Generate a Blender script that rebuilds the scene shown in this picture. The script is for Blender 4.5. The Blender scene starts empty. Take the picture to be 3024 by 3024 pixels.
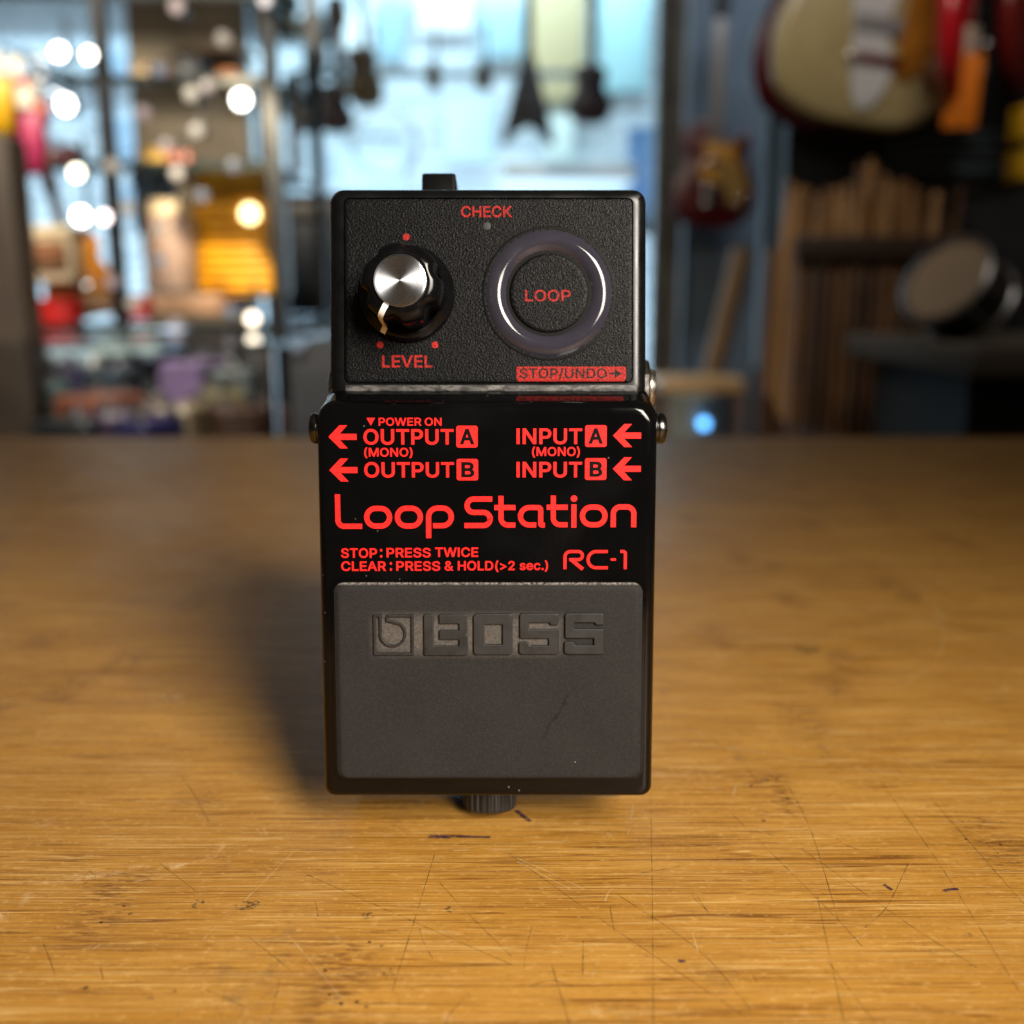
import bpy, math, random
from mathutils import Matrix, Vector
from mathutils.geometry import delaunay_2d_cdt
rad = math.radians
random.seed(7)
sc = bpy.context.scene
col = sc.collection

# ------------------------------------------------------------------ camera, world, light, exposure
CAM_H, PITCH = 0.1223, rad(12)
cam = bpy.data.objects.new('camera', bpy.data.cameras.new('camera'))
col.objects.link(cam)
cam.location = (0, 0, CAM_H)
cam.rotation_euler = (rad(90) - PITCH, 0, 0)
cam.data.sensor_width = 36; cam.data.lens = 36
cam.data.clip_start = 0.01; cam.data.clip_end = 60
cam.data.dof.use_dof = True
cam.data.dof.focus_distance = 0.2165
cam.data.dof.aperture_fstop = 36 / 4.4
sc.camera = cam

world = bpy.data.worlds.new('World'); sc.world = world; world.use_nodes = True
bg = world.node_tree.nodes['Background']
bg.inputs['Color'].default_value = (1.0, 0.78, 0.54, 1); bg.inputs['Strength'].default_value = 0.065

def lamp(name, kind, loc, target, power, color, size=0.1, size_y=None, angle=None, spread=None):
    d = bpy.data.lights.new(name, kind); d.energy = power; d.color = color
    if kind == 'AREA':
        d.shape = 'RECTANGLE'; d.size = size; d.size_y = size_y or size
        if spread: d.spread = rad(spread)
    else:
        d.shadow_soft_size = size
        if kind == 'SPOT': d.spot_size = rad(angle); d.spot_blend = 0.6
    o = bpy.data.objects.new(name, d); col.objects.link(o); o.location = loc
    o.rotation_euler = (Vector(target) - Vector(loc)).to_track_quat('-Z', 'Y').to_euler()
    return o

lamp('key_lamp', 'AREA', (0.36, -0.42, 0.45), (0, 0.19, 0.03), 2.75, (1.0, 0.91, 0.79), 0.29, 0.44, spread=66)
lamp('back_room_lamp', 'AREA', (-1.2, 5.15, 2.35), (-1.2, 6.0, 0.7), 86, (0.60, 0.87, 1.0), 4.6, 0.3)
lamp('back_room_low_fill', 'AREA', (-1.2, 5.2, -0.45), (-1.2, 6.0, 0.8), 74, (0.60, 0.83, 1.0), 4.6, 0.3)  # unseen fill added below to even out the back wall
lamp('beige_wall_fill', 'AREA', (-1.25, 3.2, 1.9), (-1.25, 4.2, 0.5), 16, (1.0, 0.88, 0.68), 0.5, 0.3)  # unseen fill added to brighten the beige wall
lamp('slate_wall_fill', 'AREA', (0.9, 3.3, 2.0), (0.95, 4.45, 1.15), 13, (0.85, 0.93, 1.0), 0.7, 0.3)  # unseen fill added to brighten the slate wall and its guitar
lamp('left_display_lamp', 'AREA', (-0.75, 1.0, 1.25), (-0.75, 2.0, 0.15), 16, (1.0, 0.87, 0.70), 0.6, 0.3, spread=95)
lamp('right_display_lamp', 'AREA', (0.35, 0.6, 1.7), (0.85, 2.3, 0.55), 2.9, (1.0, 0.90, 0.78), 0.5, 0.3, spread=80)

sc.view_settings.view_transform = 'Standard'; sc.view_settings.look = 'None'
sc.view_settings.exposure = 0; sc.view_settings.gamma = 1; sc.view_settings.use_curve_mapping = False
sc.cycles.use_denoising = True
sc.cycles.max_bounces = 7; sc.cycles.caustics_reflective = False; sc.cycles.caustics_refractive = False
sc.cycles.sample_clamp_indirect = 3

# ------------------------------------------------------------------ materials
def lin(h):
    h = h.lstrip('#'); v = [int(h[i:i + 2], 16) / 255 for i in (0, 2, 4)]
    return tuple(x / 12.92 if x <= 0.04045 else ((x + 0.055) / 1.055) ** 2.4 for x in v) + (1,)

class Nodes:
    def __init__(s, name):
        s.m = bpy.data.materials.new(name); s.m.use_nodes = True; s.t = s.m.node_tree
        s.b = s.t.nodes['Principled BSDF']; s.out = s.t.nodes['Material Output']; s._c = None
    def n(s, typ, **kw):
        x = s.t.nodes.new(typ)
        for k, v in kw.items():
            if k.startswith('_'): setattr(x, k[1:], v)
            else: s.put(x.inputs[k.replace('__', ' ')], v)
        return x
    def put(s, inp, v):
        if hasattr(v, 'is_output'): s.t.links.new(v, inp)
        else: inp.default_value = v
    def set(s, **kw):
        for k, v in kw.items(): s.put(s.b.inputs[k.replace('__', ' ')], v)
    def coord(s):
        if s._c is None: s._c = s.t.nodes.new('ShaderNodeTexCoord').outputs['Object']
        return s._c
    def mapv(s, scale=(1, 1, 1), loc=(0, 0, 0), rot=(0, 0, 0), vec=None):
        return s.n('ShaderNodeMapping', Vector=vec or s.coord(), Scale=scale, Location=loc, Rotation=rot).outputs[0]
    def noise(s, scale, detail=3, rough=0.55, vec=None, dist=0):
        return s.n('ShaderNodeTexNoise', Vector=vec or s.coord(), Scale=scale, Detail=detail, Roughness=rough, Distortion=dist).outputs['Fac']
    def ramp(s, fac, a, b, lo=0.0, hi=1.0):
        return s.n('ShaderNodeMapRange', Value=fac, **{'From__Min': a, 'From__Max': b, 'To__Min': lo, 'To__Max': hi}).outputs[0]
    def mix(s, fac, a, b, mode='MIX'):
        x = s.t.nodes.new('ShaderNodeMix'); x.data_type = 'RGBA'; x.blend_type = mode
        s.put(x.inputs[0], fac); s.put(x.inputs[6], a); s.put(x.inputs[7], b)
        return x.outputs[2]
    def math(s, op, a, b=0.0, c=0.0):
        x = s.t.nodes.new('ShaderNodeMath'); x.operation = op
        s.put(x.inputs[0], a); s.put(x.inputs[1], b); s.put(x.inputs[2], c)
        return x.outputs[0]
    def bump(s, h, strength, dist):
        s.set(Normal=s.n('ShaderNodeBump', Height=h, Strength=strength, Distance=dist).outputs[0])

def simple(name, color, rough=0.5, metal=0.0, var=0.0, vscale=20, bump=0, **kw):
    N = Nodes(name)
    c = lin(color) if isinstance(color, str) else tuple(color) + (1,)
    N.set(Roughness=rough, Metallic=metal, Base__Color=c)
    if var:
        f = N.noise(vscale, 4)
        dk = tuple(x * (1 - var) for x in c[:3]) + (1,); lt = tuple(min(1, x * (1 + var)) for x in c[:3]) + (1,)
        N.set(Base__Color=N.mix(N.ramp(f, 0.3, 0.7), dk, lt))
        N.set(Roughness=N.ramp(f, 0.3, 0.7, max(0.02, rough - 0.08), min(1, rough + 0.1)))
    if bump: N.bump(N.noise(vscale * 12, 2), 0.4, bump)
    for k, v in kw.items(): N.set(**{k: v})
    return N.m

def emit(name, color, strength):
    N = Nodes(name); N.set(Base__Color=(0.02, 0.02, 0.02, 1), Emission__Color=tuple(color) + (1,), Emission__Strength=strength)
    return N.m

def mat_gloss():
    N = Nodes('glossy black paint')
    smudge = N.noise(55, 5, 0.6, dist=1.2)
    swirl = N.n('ShaderNodeTexWave', Vector=N.coord(), Scale=520, Distortion=9, Detail=2, **{'Detail__Scale': 0.25}).outputs['Fac']
    patch = N.ramp(N.noise(38, 2, 0.5, vec=N.mapv(loc=(3, 1, 0))), 0.56, 0.72)
    rough = N.math('ADD', N.ramp(smudge, 0.35, 0.75, 0.05, 0.15), N.math('MULTIPLY', patch, N.ramp(swirl, 0.3, 0.8, 0.02, 0.07)))
    vor = N.n('ShaderNodeTexVoronoi', Vector=N.coord(), Scale=420).outputs
    speck = N.math('MULTIPLY', N.math('LESS_THAN', vor['Distance'], 0.085),
                   N.math('GREATER_THAN', N.n('ShaderNodeSeparateColor', Color=vor['Color']).outputs[0], 0.86))
    base = N.mix(N.math('MULTIPLY', patch, N.ramp(swirl, 0.2, 0.9, 0.35, 0.8)), (0.0016, 0.0016, 0.0018, 1), (0.0045, 0.0045, 0.005, 1))
    N.set(Base__Color=N.mix(speck, base, (0.10, 0.095, 0.09, 1)), Roughness=rough, Specular__IOR__Level=0.33)
    N.bump(N.noise(160, 2), 0.04, 0.0004)
    return N.m

def mat_panel(name, color, k=1.0):
    N = Nodes(name)
    g = N.noise(2500, 2, 0.5, dist=0.5)
    if k < 1:
        wear = N.ramp(N.noise(2100, 2, 0.6), 0.54, 0.64)
        N.set(Base__Color=N.mix(N.math('MULTIPLY', wear, 0.75), color, (0.012, 0.01, 0.01, 1)))
    else: N.set(Base__Color=color)
    N.set(Roughness=0.34, Specular__IOR__Level=0.10)
    N.bump(g, 0.5, 0.00032)
    return N.m

def mat_rubber(dust):
    N = Nodes('worn grey rubber' + (' with dusty hollows' if dust else ''))
    f = N.noise(2600, 3, 0.7); big = N.noise(60, 4)
    base = N.mix(N.ramp(big, 0.3, 0.7), (0.0105, 0.0094, 0.0091, 1), (0.0148, 0.0132, 0.0127, 1))
    base = N.mix(N.ramp(f, 0.45, 0.75, 0, 0.45), base, (0.034, 0.033, 0.034, 1))
    if dust:
        xyz = N.n('ShaderNodeSeparateXYZ', Vector=N.coord()).outputs
        def band(v, a, b, e): return N.math('MULTIPLY', N.ramp(v, a - e, a + e), N.ramp(v, b + e, b - e))
        zone = N.math('MULTIPLY', band(xyz[0], -0.0245, 0.0158, 0.0016), band(xyz[1], 0.0334, 0.0418, 0.0013))
        d = N.math('MULTIPLY', zone, N.ramp(N.noise(1700, 4, 0.75), 0.28, 0.70, 0.20, 0.95))
        base = N.mix(d, base, (0.105, 0.092, 0.080, 1))
        edge = N.math('MULTIPLY', N.ramp(xyz[1], 0.0484, 0.0488), N.ramp(N.noise(1500, 3, 0.7), 0.36, 0.66))
        base = N.mix(edge, base, (0.24, 0.22, 0.20, 1))
        vor = N.n('ShaderNodeTexVoronoi', Vector=N.coord(), Scale=260).outputs
        r = N.n('ShaderNodeSeparateColor', Color=vor['Color']).outputs[0]
        dot = N.math('LESS_THAN', vor['Distance'], 0.10)
        base = N.mix(N.math('MULTIPLY', dot, N.math('GREATER_THAN', r, 0.93)), base, (0.012, 0.011, 0.011, 1))
        base = N.mix(N.math('MULTIPLY', N.math('LESS_THAN', vor['Distance'], 0.06), N.math('LESS_THAN', r, 0.06)), base, (0.30, 0.28, 0.26, 1))
        # one dark scuff running up to the right
        sx = N.math('SUBTRACT', xyz[0], 0.0155); sy = N.math('SUBTRACT', xyz[1], 0.0200)
        along = N.math('ADD', N.math('MULTIPLY', sx, 0.515), N.math('MULTIPLY', sy, 0.857))
        across = N.math('ADD', N.math('SUBTRACT', N.math('MULTIPLY', sx, 0.857), N.math('MULTIPLY', sy, 0.515)),
                        N.ramp(N.noise(400, 3), 0.2, 0.8, -0.0007, 0.0007))
        sc_ = N.math('MULTIPLY', N.ramp(N.math('ABSOLUTE', across), 0.0005, 0.00005), N.ramp(N.math('ABSOLUTE', along), 0.0082, 0.0035))
        base = N.mix(N.math('MULTIPLY', sc_, N.ramp(N.noise(700, 2), 0.35, 0.6, 0.2, 1)), base, (0.003, 0.003, 0.003, 1))
    N.set(Base__Color=base, Roughness=0.72, Specular__IOR__Level=0.22)
    N.bump(f, 0.35, 0.00025)
    return N.m

def mat_ink():
    N = Nodes('red screen print')
    f = N.noise(1500, 3)
    N.set(Base__Color=N.mix(N.ramp(f, 0.3, 0.7), (0.76, 0.011, 0.010, 1), (0.90, 0.021, 0.018, 1)), Roughness=0.45, Specular__IOR__Level=0.2)
    return N.m

def mat_spun():
    N = Nodes('spun aluminium')
    rings = N.n('ShaderNodeTexWave', Vector=N.coord(), Scale=900, Distortion=0.5, _wave_type='RINGS', _rings_direction='Z').outputs['Fac']
    blotch = N.ramp(N.noise(420, 4, 0.7), 0.56, 0.68)
    N.set(Base__Color=N.mix(N.math('MULTIPLY', blotch, 0.35), (0.47, 0.49, 0.53, 1), (0.20, 0.18, 0.16, 1)), Metallic=1.0,
          Roughness=N.ramp(rings, 0, 1, 0.27, 0.30), Anisotropic=0.9, Anisotropic__Rotation=0.25)
    N.set(Tangent=N.n('ShaderNodeTangent', _direction_type='RADIAL', _axis='Z').outputs[0])
    return N.m

def mat_wood():
    N = Nodes('oiled bamboo board')
    co = N.coord()
    warp = N.noise(2.2, 2); wv = N.n('ShaderNodeCombineXYZ', X=0.0, Y=N.math('MULTIPLY', warp, 0.010), Z=0.0).outputs[0]
    cw = N.n('ShaderNodeVectorMath', Vector=co, _operation='ADD'); N.put(cw.inputs[1], wv); cw = cw.outputs[0]
    xyz = N.n('ShaderNodeSeparateXYZ', Vector=cw).outputs
    row = N.math('FLOOR', N.math('DIVIDE', xyz[1], 0.0235))
    rnd = N.n('ShaderNodeTexWhiteNoise', _noise_dimensions='1D', W=row).outputs['Value']
    shift = N.n('ShaderNodeCombineXYZ', X=N.math('MULTIPLY', rnd, 3.0), Y=0.0, Z=N.math('MULTIPLY', row, 0.37)).outputs[0]
    cs = N.n('ShaderNodeVectorMath', Vector=cw, _operation='ADD'); N.put(cs.inputs[1], shift); cs = cs.outputs[0]
    fib = N.noise(1, 4, 0.6, vec=N.mapv((38, 1900, 1), vec=cs))
    fib2 = N.noise(1, 3, 0.6, vec=N.mapv((16, 760, 1), vec=cs))
    lite = N.noise(1, 3, 0.6, vec=N.mapv((34, 1700, 1), loc=(5, 2, 3), vec=cs))
    broad = N.noise(9, 4, 0.6, vec=N.mapv((1, 3, 1)))
    broad = N.math('ADD', N.math('MULTIPLY', broad, 0.6), N.math('MULTIPLY', N.noise(55, 4, 0.6, vec=N.mapv((1, 2.2, 1))), 0.4))
    base = N.mix(N.ramp(broad, 0.32, 0.66), (0.365, 0.168, 0.022, 1), (0.525, 0.268, 0.048, 1))
    base = N.mix(N.ramp(rnd, 0, 1, 0.0, 0.32), base, (0.33, 0.150, 0.026, 1))
    def lines(vec, k, wid, seed):                     # long thin fibre lines: the level curves of a stretched noise
        n_ = N.noise(1, 1.5, 0.5, vec=N.mapv(vec, loc=(seed, seed * 2, seed), vec=cs))
        d = N.math('ABSOLUTE', N.math('SUBTRACT', N.math('FRACT', N.math('MULTIPLY', n_, k)), 0.5))
        return N.math('MULTIPLY', N.ramp(d, wid, wid * 0.25), N.ramp(N.noise(1, 3, 0.6, vec=N.mapv((22, 150, 1), loc=(seed, 3, 1), vec=cs)), 0.38, 0.62))
    ln1, ln2, ln3 = lines((7, 400, 1), 6.0, 0.12, 3.1), lines((13, 700, 1), 5.0, 0.14, 8.7), lines((9, 520, 1), 5.0, 0.11, 5.3)
    base = N.mix(N.ramp(fib2, 0.50, 0.72, 0, 0.30), base, (0.26, 0.105, 0.022, 1))
    base = N.mix(N.ramp(fib, 0.54, 0.68, 0, 0.40), base, (0.17, 0.060, 0.009, 1))
    base = N.mix(N.ramp(lite, 0.56, 0.68, 0, 0.35), base, (0.72, 0.49, 0.20, 1))
    base = N.mix(N.math('MULTIPLY', ln3, 0.5), base, (0.76, 0.52, 0.20, 1))
    base = N.mix(N.math('MULTIPLY', ln1, 0.92), base, (0.17, 0.062, 0.010, 1))
    base = N.mix(N.math('MULTIPLY', ln2, 0.80), base, (0.20, 0.078, 0.013, 1))
    # grey rubbed-in dirt and pale scuffs
    dirt = N.math('MULTIPLY', N.ramp(N.noise(34, 6, 0.72, dist=0.8), 0.60, 0.74), N.ramp(N.noise(240, 3, 0.7), 0.45, 0.62))
    base = N.mix(N.math('MULTIPLY', dirt, 0.60), base, (0.085, 0.062, 0.040, 1))
    scuff = N.math('MULTIPLY', N.ramp(N.noise(26, 5, 0.75, vec=N.mapv(loc=(9, 4, 0)), dist=1.5), 0.60, 0.72), N.ramp(N.noise(190, 3, 0.7, dist=1), 0.48, 0.62))
    base = N.mix(N.math('MULTIPLY', scuff, 0.42), base, (0.78, 0.58, 0.34, 1))
    # bamboo joints: short rows of dark pores, a different place in every strip
    jx = N.math('SUBTRACT', N.math('FRACT', N.math('ADD', N.math('MULTIPLY', xyz[0], 4.1), N.math('MULTIPLY', rnd, 7.0))), 0.5)
    joint = N.ramp(N.math('ABSOLUTE', jx), 0.036, 0.010)
    jn = N.ramp(N.noise(1, 3, 0.7, vec=N.mapv((170, 900, 1), vec=cs)), 0.46, 0.60)
    base = N.mix(N.math('MULTIPLY', joint, N.math('MULTIPLY', jn, 0.75)), base, (0.16, 0.060, 0.014, 1))
    vor = N.n('ShaderNodeTexVoronoi', Vector=N.mapv((1, 1, 1), vec=cs), Scale=430).outputs
    pore = N.math('MULTIPLY', N.math('LESS_THAN', vor['Distance'], 0.19), N.math('GREATER_THAN', N.n('ShaderNodeSeparateColor', Color=vor['Color']).outputs[0], 0.72))
    base = N.mix(N.math('MULTIPLY', N.math('MULTIPLY', pore, N.ramp(N.math('ABSOLUTE', jx), 0.034, 0.022)), 0.9), base, (0.030, 0.012, 0.006, 1))
    seam = N.ramp(N.math('ABSOLUTE', N.math('SUBTRACT', N.math('FRACT', N.math('DIVIDE', xyz[1], 0.0235)), 0.5)), 0.485, 0.5)
    base = N.mix(N.math('MULTIPLY', seam, 0.5), base, (0.17, 0.07, 0.018, 1))
    fleck = N.noise(1, 2, 0.7, vec=N.mapv((420, 900, 1)))
    base = N.mix(N.ramp(fleck, 0.58, 0.72, 0, 0.30), base, (0.13, 0.055, 0.012, 1))
    base = N.mix(N.ramp(fleck, 0.42, 0.30, 0, 0.25), base, (0.78, 0.52, 0.20, 1))
    N.set(Base__Color=base, Roughness=N.ramp(N.noise(30, 5, 0.65), 0.3, 0.7, 0.36, 0.50), Specular__IOR__Level=0.27)
    N.bump(N.math('ADD', fib, N.math('MULTIPLY', N.noise(70, 3), 0.6)), 0.22, 0.0006)
    return N.m

def mat_mark(name, color, lo, hi, sc_=260):
    N = Nodes(name)
    N.set(Base__Color=color, Roughness=0.6)
    tr = N.t.nodes.new('ShaderNodeBsdfTransparent'); mx = N.t.nodes.new('ShaderNodeMixShader')
    N.put(mx.inputs[0], N.ramp(N.noise(sc_, 3, 0.7), 0.36, 0.62, lo, hi))
    N.t.links.new(tr.outputs[0], mx.inputs[1]); N.t.links.new(N.b.outputs[0], mx.inputs[2])
    N.t.links.new(mx.outputs[0], N.out.inputs[0])
    return N.m

def mat_brick(name, c1, c2, mortar):
    N = Nodes(name)
    v = N.mapv((1, 1, 1), rot=(rad(90), 0, 0))
    b = N.n('ShaderNodeTexBrick', Vector=v, Color1=c1, Color2=c2, Mortar=mortar, Scale=4.0, **{'Mortar__Size': 0.03, 'Brick__Width': 0.9, 'Row__Height': 0.3})
    N.set(Base__Color=N.mix(N.ramp(N.noise(3, 5), 0.3, 0.7, 0, 0.4), b.outputs['Color'], c2), Roughness=0.7)
    return N.m

def mat_glass():
    N = Nodes('clear glass')
    tr = N.t.nodes.new('ShaderNodeBsdfTransparent'); tr.inputs[0].default_value = (0.93, 0.96, 0.97, 1)
    gl = N.t.nodes.new('ShaderNodeBsdfGlossy'); gl.inputs['Roughness'].default_value = 0.03
    fr = N.n('ShaderNodeFresnel', IOR=1.45); mx = N.t.nodes.new('ShaderNodeMixShader')
    N.t.links.new(fr.outputs[0], mx.inputs[0]); N.t.links.new(tr.outputs[0], mx.inputs[1]); N.t.links.new(gl.outputs[0], mx.inputs[2])
    N.t.links.new(mx.outputs[0], N.out.inputs[0])
    return N.m

M_GLOSS, M_INK = mat_gloss(), mat_ink()
M_PANEL = mat_panel('grained black panel', (0.003, 0.003, 0.0034, 1))
M_PINK = mat_panel('red print on grained panel', (0.34, 0.017, 0.013, 1), 0.5)  # the deck's weaker light is put into this darker red
M_PADM, M_LOGO = mat_rubber(True), simple('smooth dark rubber', (0.0075, 0.0073, 0.0074), 0.5, var=0.15, vscale=300)
M_HOUS = simple('satin black housing', (0.003, 0.003, 0.0033), 0.26, var=0.2, vscale=90, Specular__IOR__Level=0.36)
M_BLK = simple('flat black', (0.002, 0.002, 0.002), 0.55, Specular__IOR__Level=0.12)
M_INKB = simple('black print', (0.002, 0.002, 0.002), 0.4, Specular__IOR__Level=0.1)
M_RING = simple('smoky violet plastic', (0.028, 0.026, 0.037), 0.07, var=0.08, vscale=200)
M_KNOB = simple('black bakelite', (0.003, 0.003, 0.0035), 0.16, var=0.2, vscale=250, Specular__IOR__Level=0.22)
M_SPUN = mat_spun()
M_WHITE = simple('off white line', (0.86, 0.85, 0.84), 0.35)
M_NICK = simple('nickel', (0.62, 0.60, 0.57), 0.24, 1.0, var=0.15, vscale=400)
M_DNICK = simple('dark nickel', (0.085, 0.083, 0.082), 0.22, 1.0, var=0.3, vscale=500)
M_SCREW = simple('black ribbed plastic', (0.012, 0.011, 0.010), 0.5, var=0.2, vscale=500)
M_LED = simple('unlit smoky lamp', (0.018, 0.017, 0.018), 0.6)
M_WOOD = mat_wood()
M_SCR_D = mat_mark('dark scratch', (0.060, 0.036, 0.014, 1), 0.0, 0.72)
M_SCR_L = mat_mark('pale scratch', (0.78, 0.58, 0.28, 1), 0.0, 0.55)
M_INKP = mat_mark('violet ink mark', (0.030, 0.012, 0.045, 1), 0.2, 0.95, 500)
M_BLOT = mat_mark('dark ground-in speck', (0.060, 0.048, 0.028, 1), -0.6, 0.7, 1100)

# ------------------------------------------------------------------ mesh building
class MB:
    def __init__(s): s.v = []; s.f = []; s.mi = []
    def add(s, vs, fs, mi=0):
        o = len(s.v); s.v += [tuple(p) for p in vs]
        s.f += [tuple(i + o for i in f) for f in fs]; s.mi += [mi] * len(fs)
    def loft(s, loops, cap0=True, cap1=True, mi=0, closed=True):
        o = len(s.v); n = len(loops[0]); fs = []
        for lp in loops: s.v += [tuple(p) for p in lp]
        for k in range(len(loops) - 1):
            for i in range(n if closed else n - 1):
                j = (i + 1) % n
                fs.append((o + k * n + i, o + k * n + j, o + (k + 1) * n + j, o + (k + 1) * n + i))
        if cap0: fs.append(tuple(o + i for i in reversed(range(n))))
        if cap1: fs.append(tuple(o + (len(loops) - 1) * n + i for i in range(n)))
        s.f += fs; s.mi += [mi] * len(fs)
    def lathe(s, prof, n=48, c=(0, 0), mi=0, axis='z', cap0=True, cap1=True):
        loops = []
        for r, h in prof:
            lp = []
            for i in range(n):
                a = 2 * math.pi * i / n; x, y = r * math.cos(a), r * math.sin(a)
                lp.append((c[0] + x, c[1] + y, h) if axis == 'z' else ((h, c[0] + x, c[1] + y) if axis == 'x' else (c[0] - x, h, c[1] + y)))
            loops.append(lp)
        s.loft(loops, cap0, cap1, mi)
    def box(s, x0, x1, y0, y1, z0, z1, b=0.0, mi=0):
        if b <= 0:
            s.add([(x, y, z) for z in (z0, z1) for y in (y0, y1) for x in (x0, x1)],
                  [(0, 2, 3, 1), (4, 5, 7, 6), (0, 1, 5, 4), (2, 6, 7, 3), (0, 4, 6, 2), (1, 3, 7, 5)], mi)
        else:
            s.loft([[(x, y, z) for x, y in rr(x0 + i, x1 - i, y0 + i, y1 - i, b, 3)] for z, i in
                    ((z0, b * .7), (z0 + b * .3, b * .25), (z0 + b, 0), (z1 - b, 0), (z1 - b * .3, b * .25), (z1, b * .7))], mi=mi)
    def tube(s, pts, r, n=8, mi=0):
        P = [Vector(p) for p in pts]; loops = []
        for i, p in enumerate(P):
            t = (P[min(i + 1, len(P) - 1)] - P[max(i - 1, 0)]).normalized()
            u = t.orthogonal().normalized() if i == 0 else (u - t * u.dot(t)).normalized()
            w = t.cross(u)
            loops.append([p + (u * math.cos(2 * math.pi * k / n) + w * math.sin(2 * math.pi * k / n)) * r for k in range(n)])
        s.loft(loops, mi=mi)
    def build(s, name, mats, parent=None, scale=1.0, mw=None, sharp=35):
        me = bpy.data.meshes.new(name)
        me.from_pydata([(x * scale, y * scale, z * scale) for x, y, z in s.v], [], s.f)
        if not isinstance(mats, (list, tuple)): mats = [mats]
        for m in mats: me.materials.append(m)
        me.polygons.foreach_set('material_index', s.mi)
        me.polygons.foreach_set('use_smooth', [True] * len(s.f))
        me.update(); me.set_sharp_from_angle(angle=rad(sharp))
        o = bpy.data.objects.new(name, me); col.objects.link(o)
        if parent: o.parent = parent
        if mw is not None: o.matrix_local = mw
        return o

def rr(x0, x1, y0, y1, r, k=6):
    rs = r if isinstance(r, (tuple, list)) else (r,) * 4
    out = []
    for (cx, cy, a0), q in zip(((x0 + rs[0], y0 + rs[0], 180), (x1 - rs[1], y0 + rs[1], 270), (x1 - rs[2], y1 - rs[2], 0), (x0 + rs[3], y1 - rs[3], 90)), rs):
        for i in range(k + 1):
            a = rad(a0 + 90 * i / k); out.append((cx + q * math.cos(a), cy + q * math.sin(a)))
    return out

def fillet(pts, r, closed=False, k=7):
    n = len(pts); out = []
    for i, p in enumerate(pts):
        q = r[i] if isinstance(r, (list, tuple)) else r
        if (not closed and i in (0, n - 1)) or q <= 0: out.append(tuple(p)); continue
        a, b, c = Vector(pts[i - 1]), Vector(p), Vector(pts[(i + 1) % n])
        d1, d2 = (a - b), (c - b); l1, l2 = d1.length, d2.length; d1.normalize(); d2.normalize()
        ang = d1.angle(d2)
        if ang > 3.1: out.append(tuple(p)); continue
        t = min(q / math.tan(ang / 2), l1 * .5 if (closed or i > 1) else l1, l2 * .5 if (closed or i < n - 2) else l2)
        q2 = t * math.tan(ang / 2); cen = b + (d1 + d2).normalized() * (q2 / math.sin(ang / 2))
        s0, s1 = b + d1 * t - cen, b + d2 * t - cen
        tot = s0.angle(s1); sgn = 1 if s0.x * s1.y - s0.y * s1.x > 0 else -1
        for j in range(k + 1):
            th = sgn * tot * j / k
            out.append((cen.x + s0.x * math.cos(th) - s0.y * math.sin(th), cen.y + s0.x * math.sin(th) + s0.y * math.cos(th)))
    return out

def ribbon(mb, pts, w, z, closed=False, mi=0):
    n = len(pts); P = [Vector(p) for p in pts]; L = []; R_ = []
    for i in range(n):
        a = P[i - 1] if (closed or i) else P[i]; c = P[(i + 1) % n] if (closed or i < n - 1) else P[i]
        d0 = (P[i] - a); d1 = (c - P[i])
        if d0.length < 1e-9: d0 = d1
        if d1.length < 1e-9: d1 = d0
        d0.normalize(); d1.normalize()
        t = (d0 + d1).normalized(); nn = Vector((-t.y, t.x)); m = 1 / max(0.5, t.dot(d0))
        L.append(P[i] + nn * w * .5 * m); R_.append(P[i] - nn * w * .5 * m)
    zz = z if callable(z) else (lambda p: z)
    vs = [(p.x, p.y, zz(p)) for p in L] + [(p.x, p.y, zz(p)) for p in R_]
    fs = [(i, (i + 1) % n, n + (i + 1) % n, n + i)[::-1] for i in range(n if closed else n - 1)]
    mb.add(vs, fs, mi)

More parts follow.
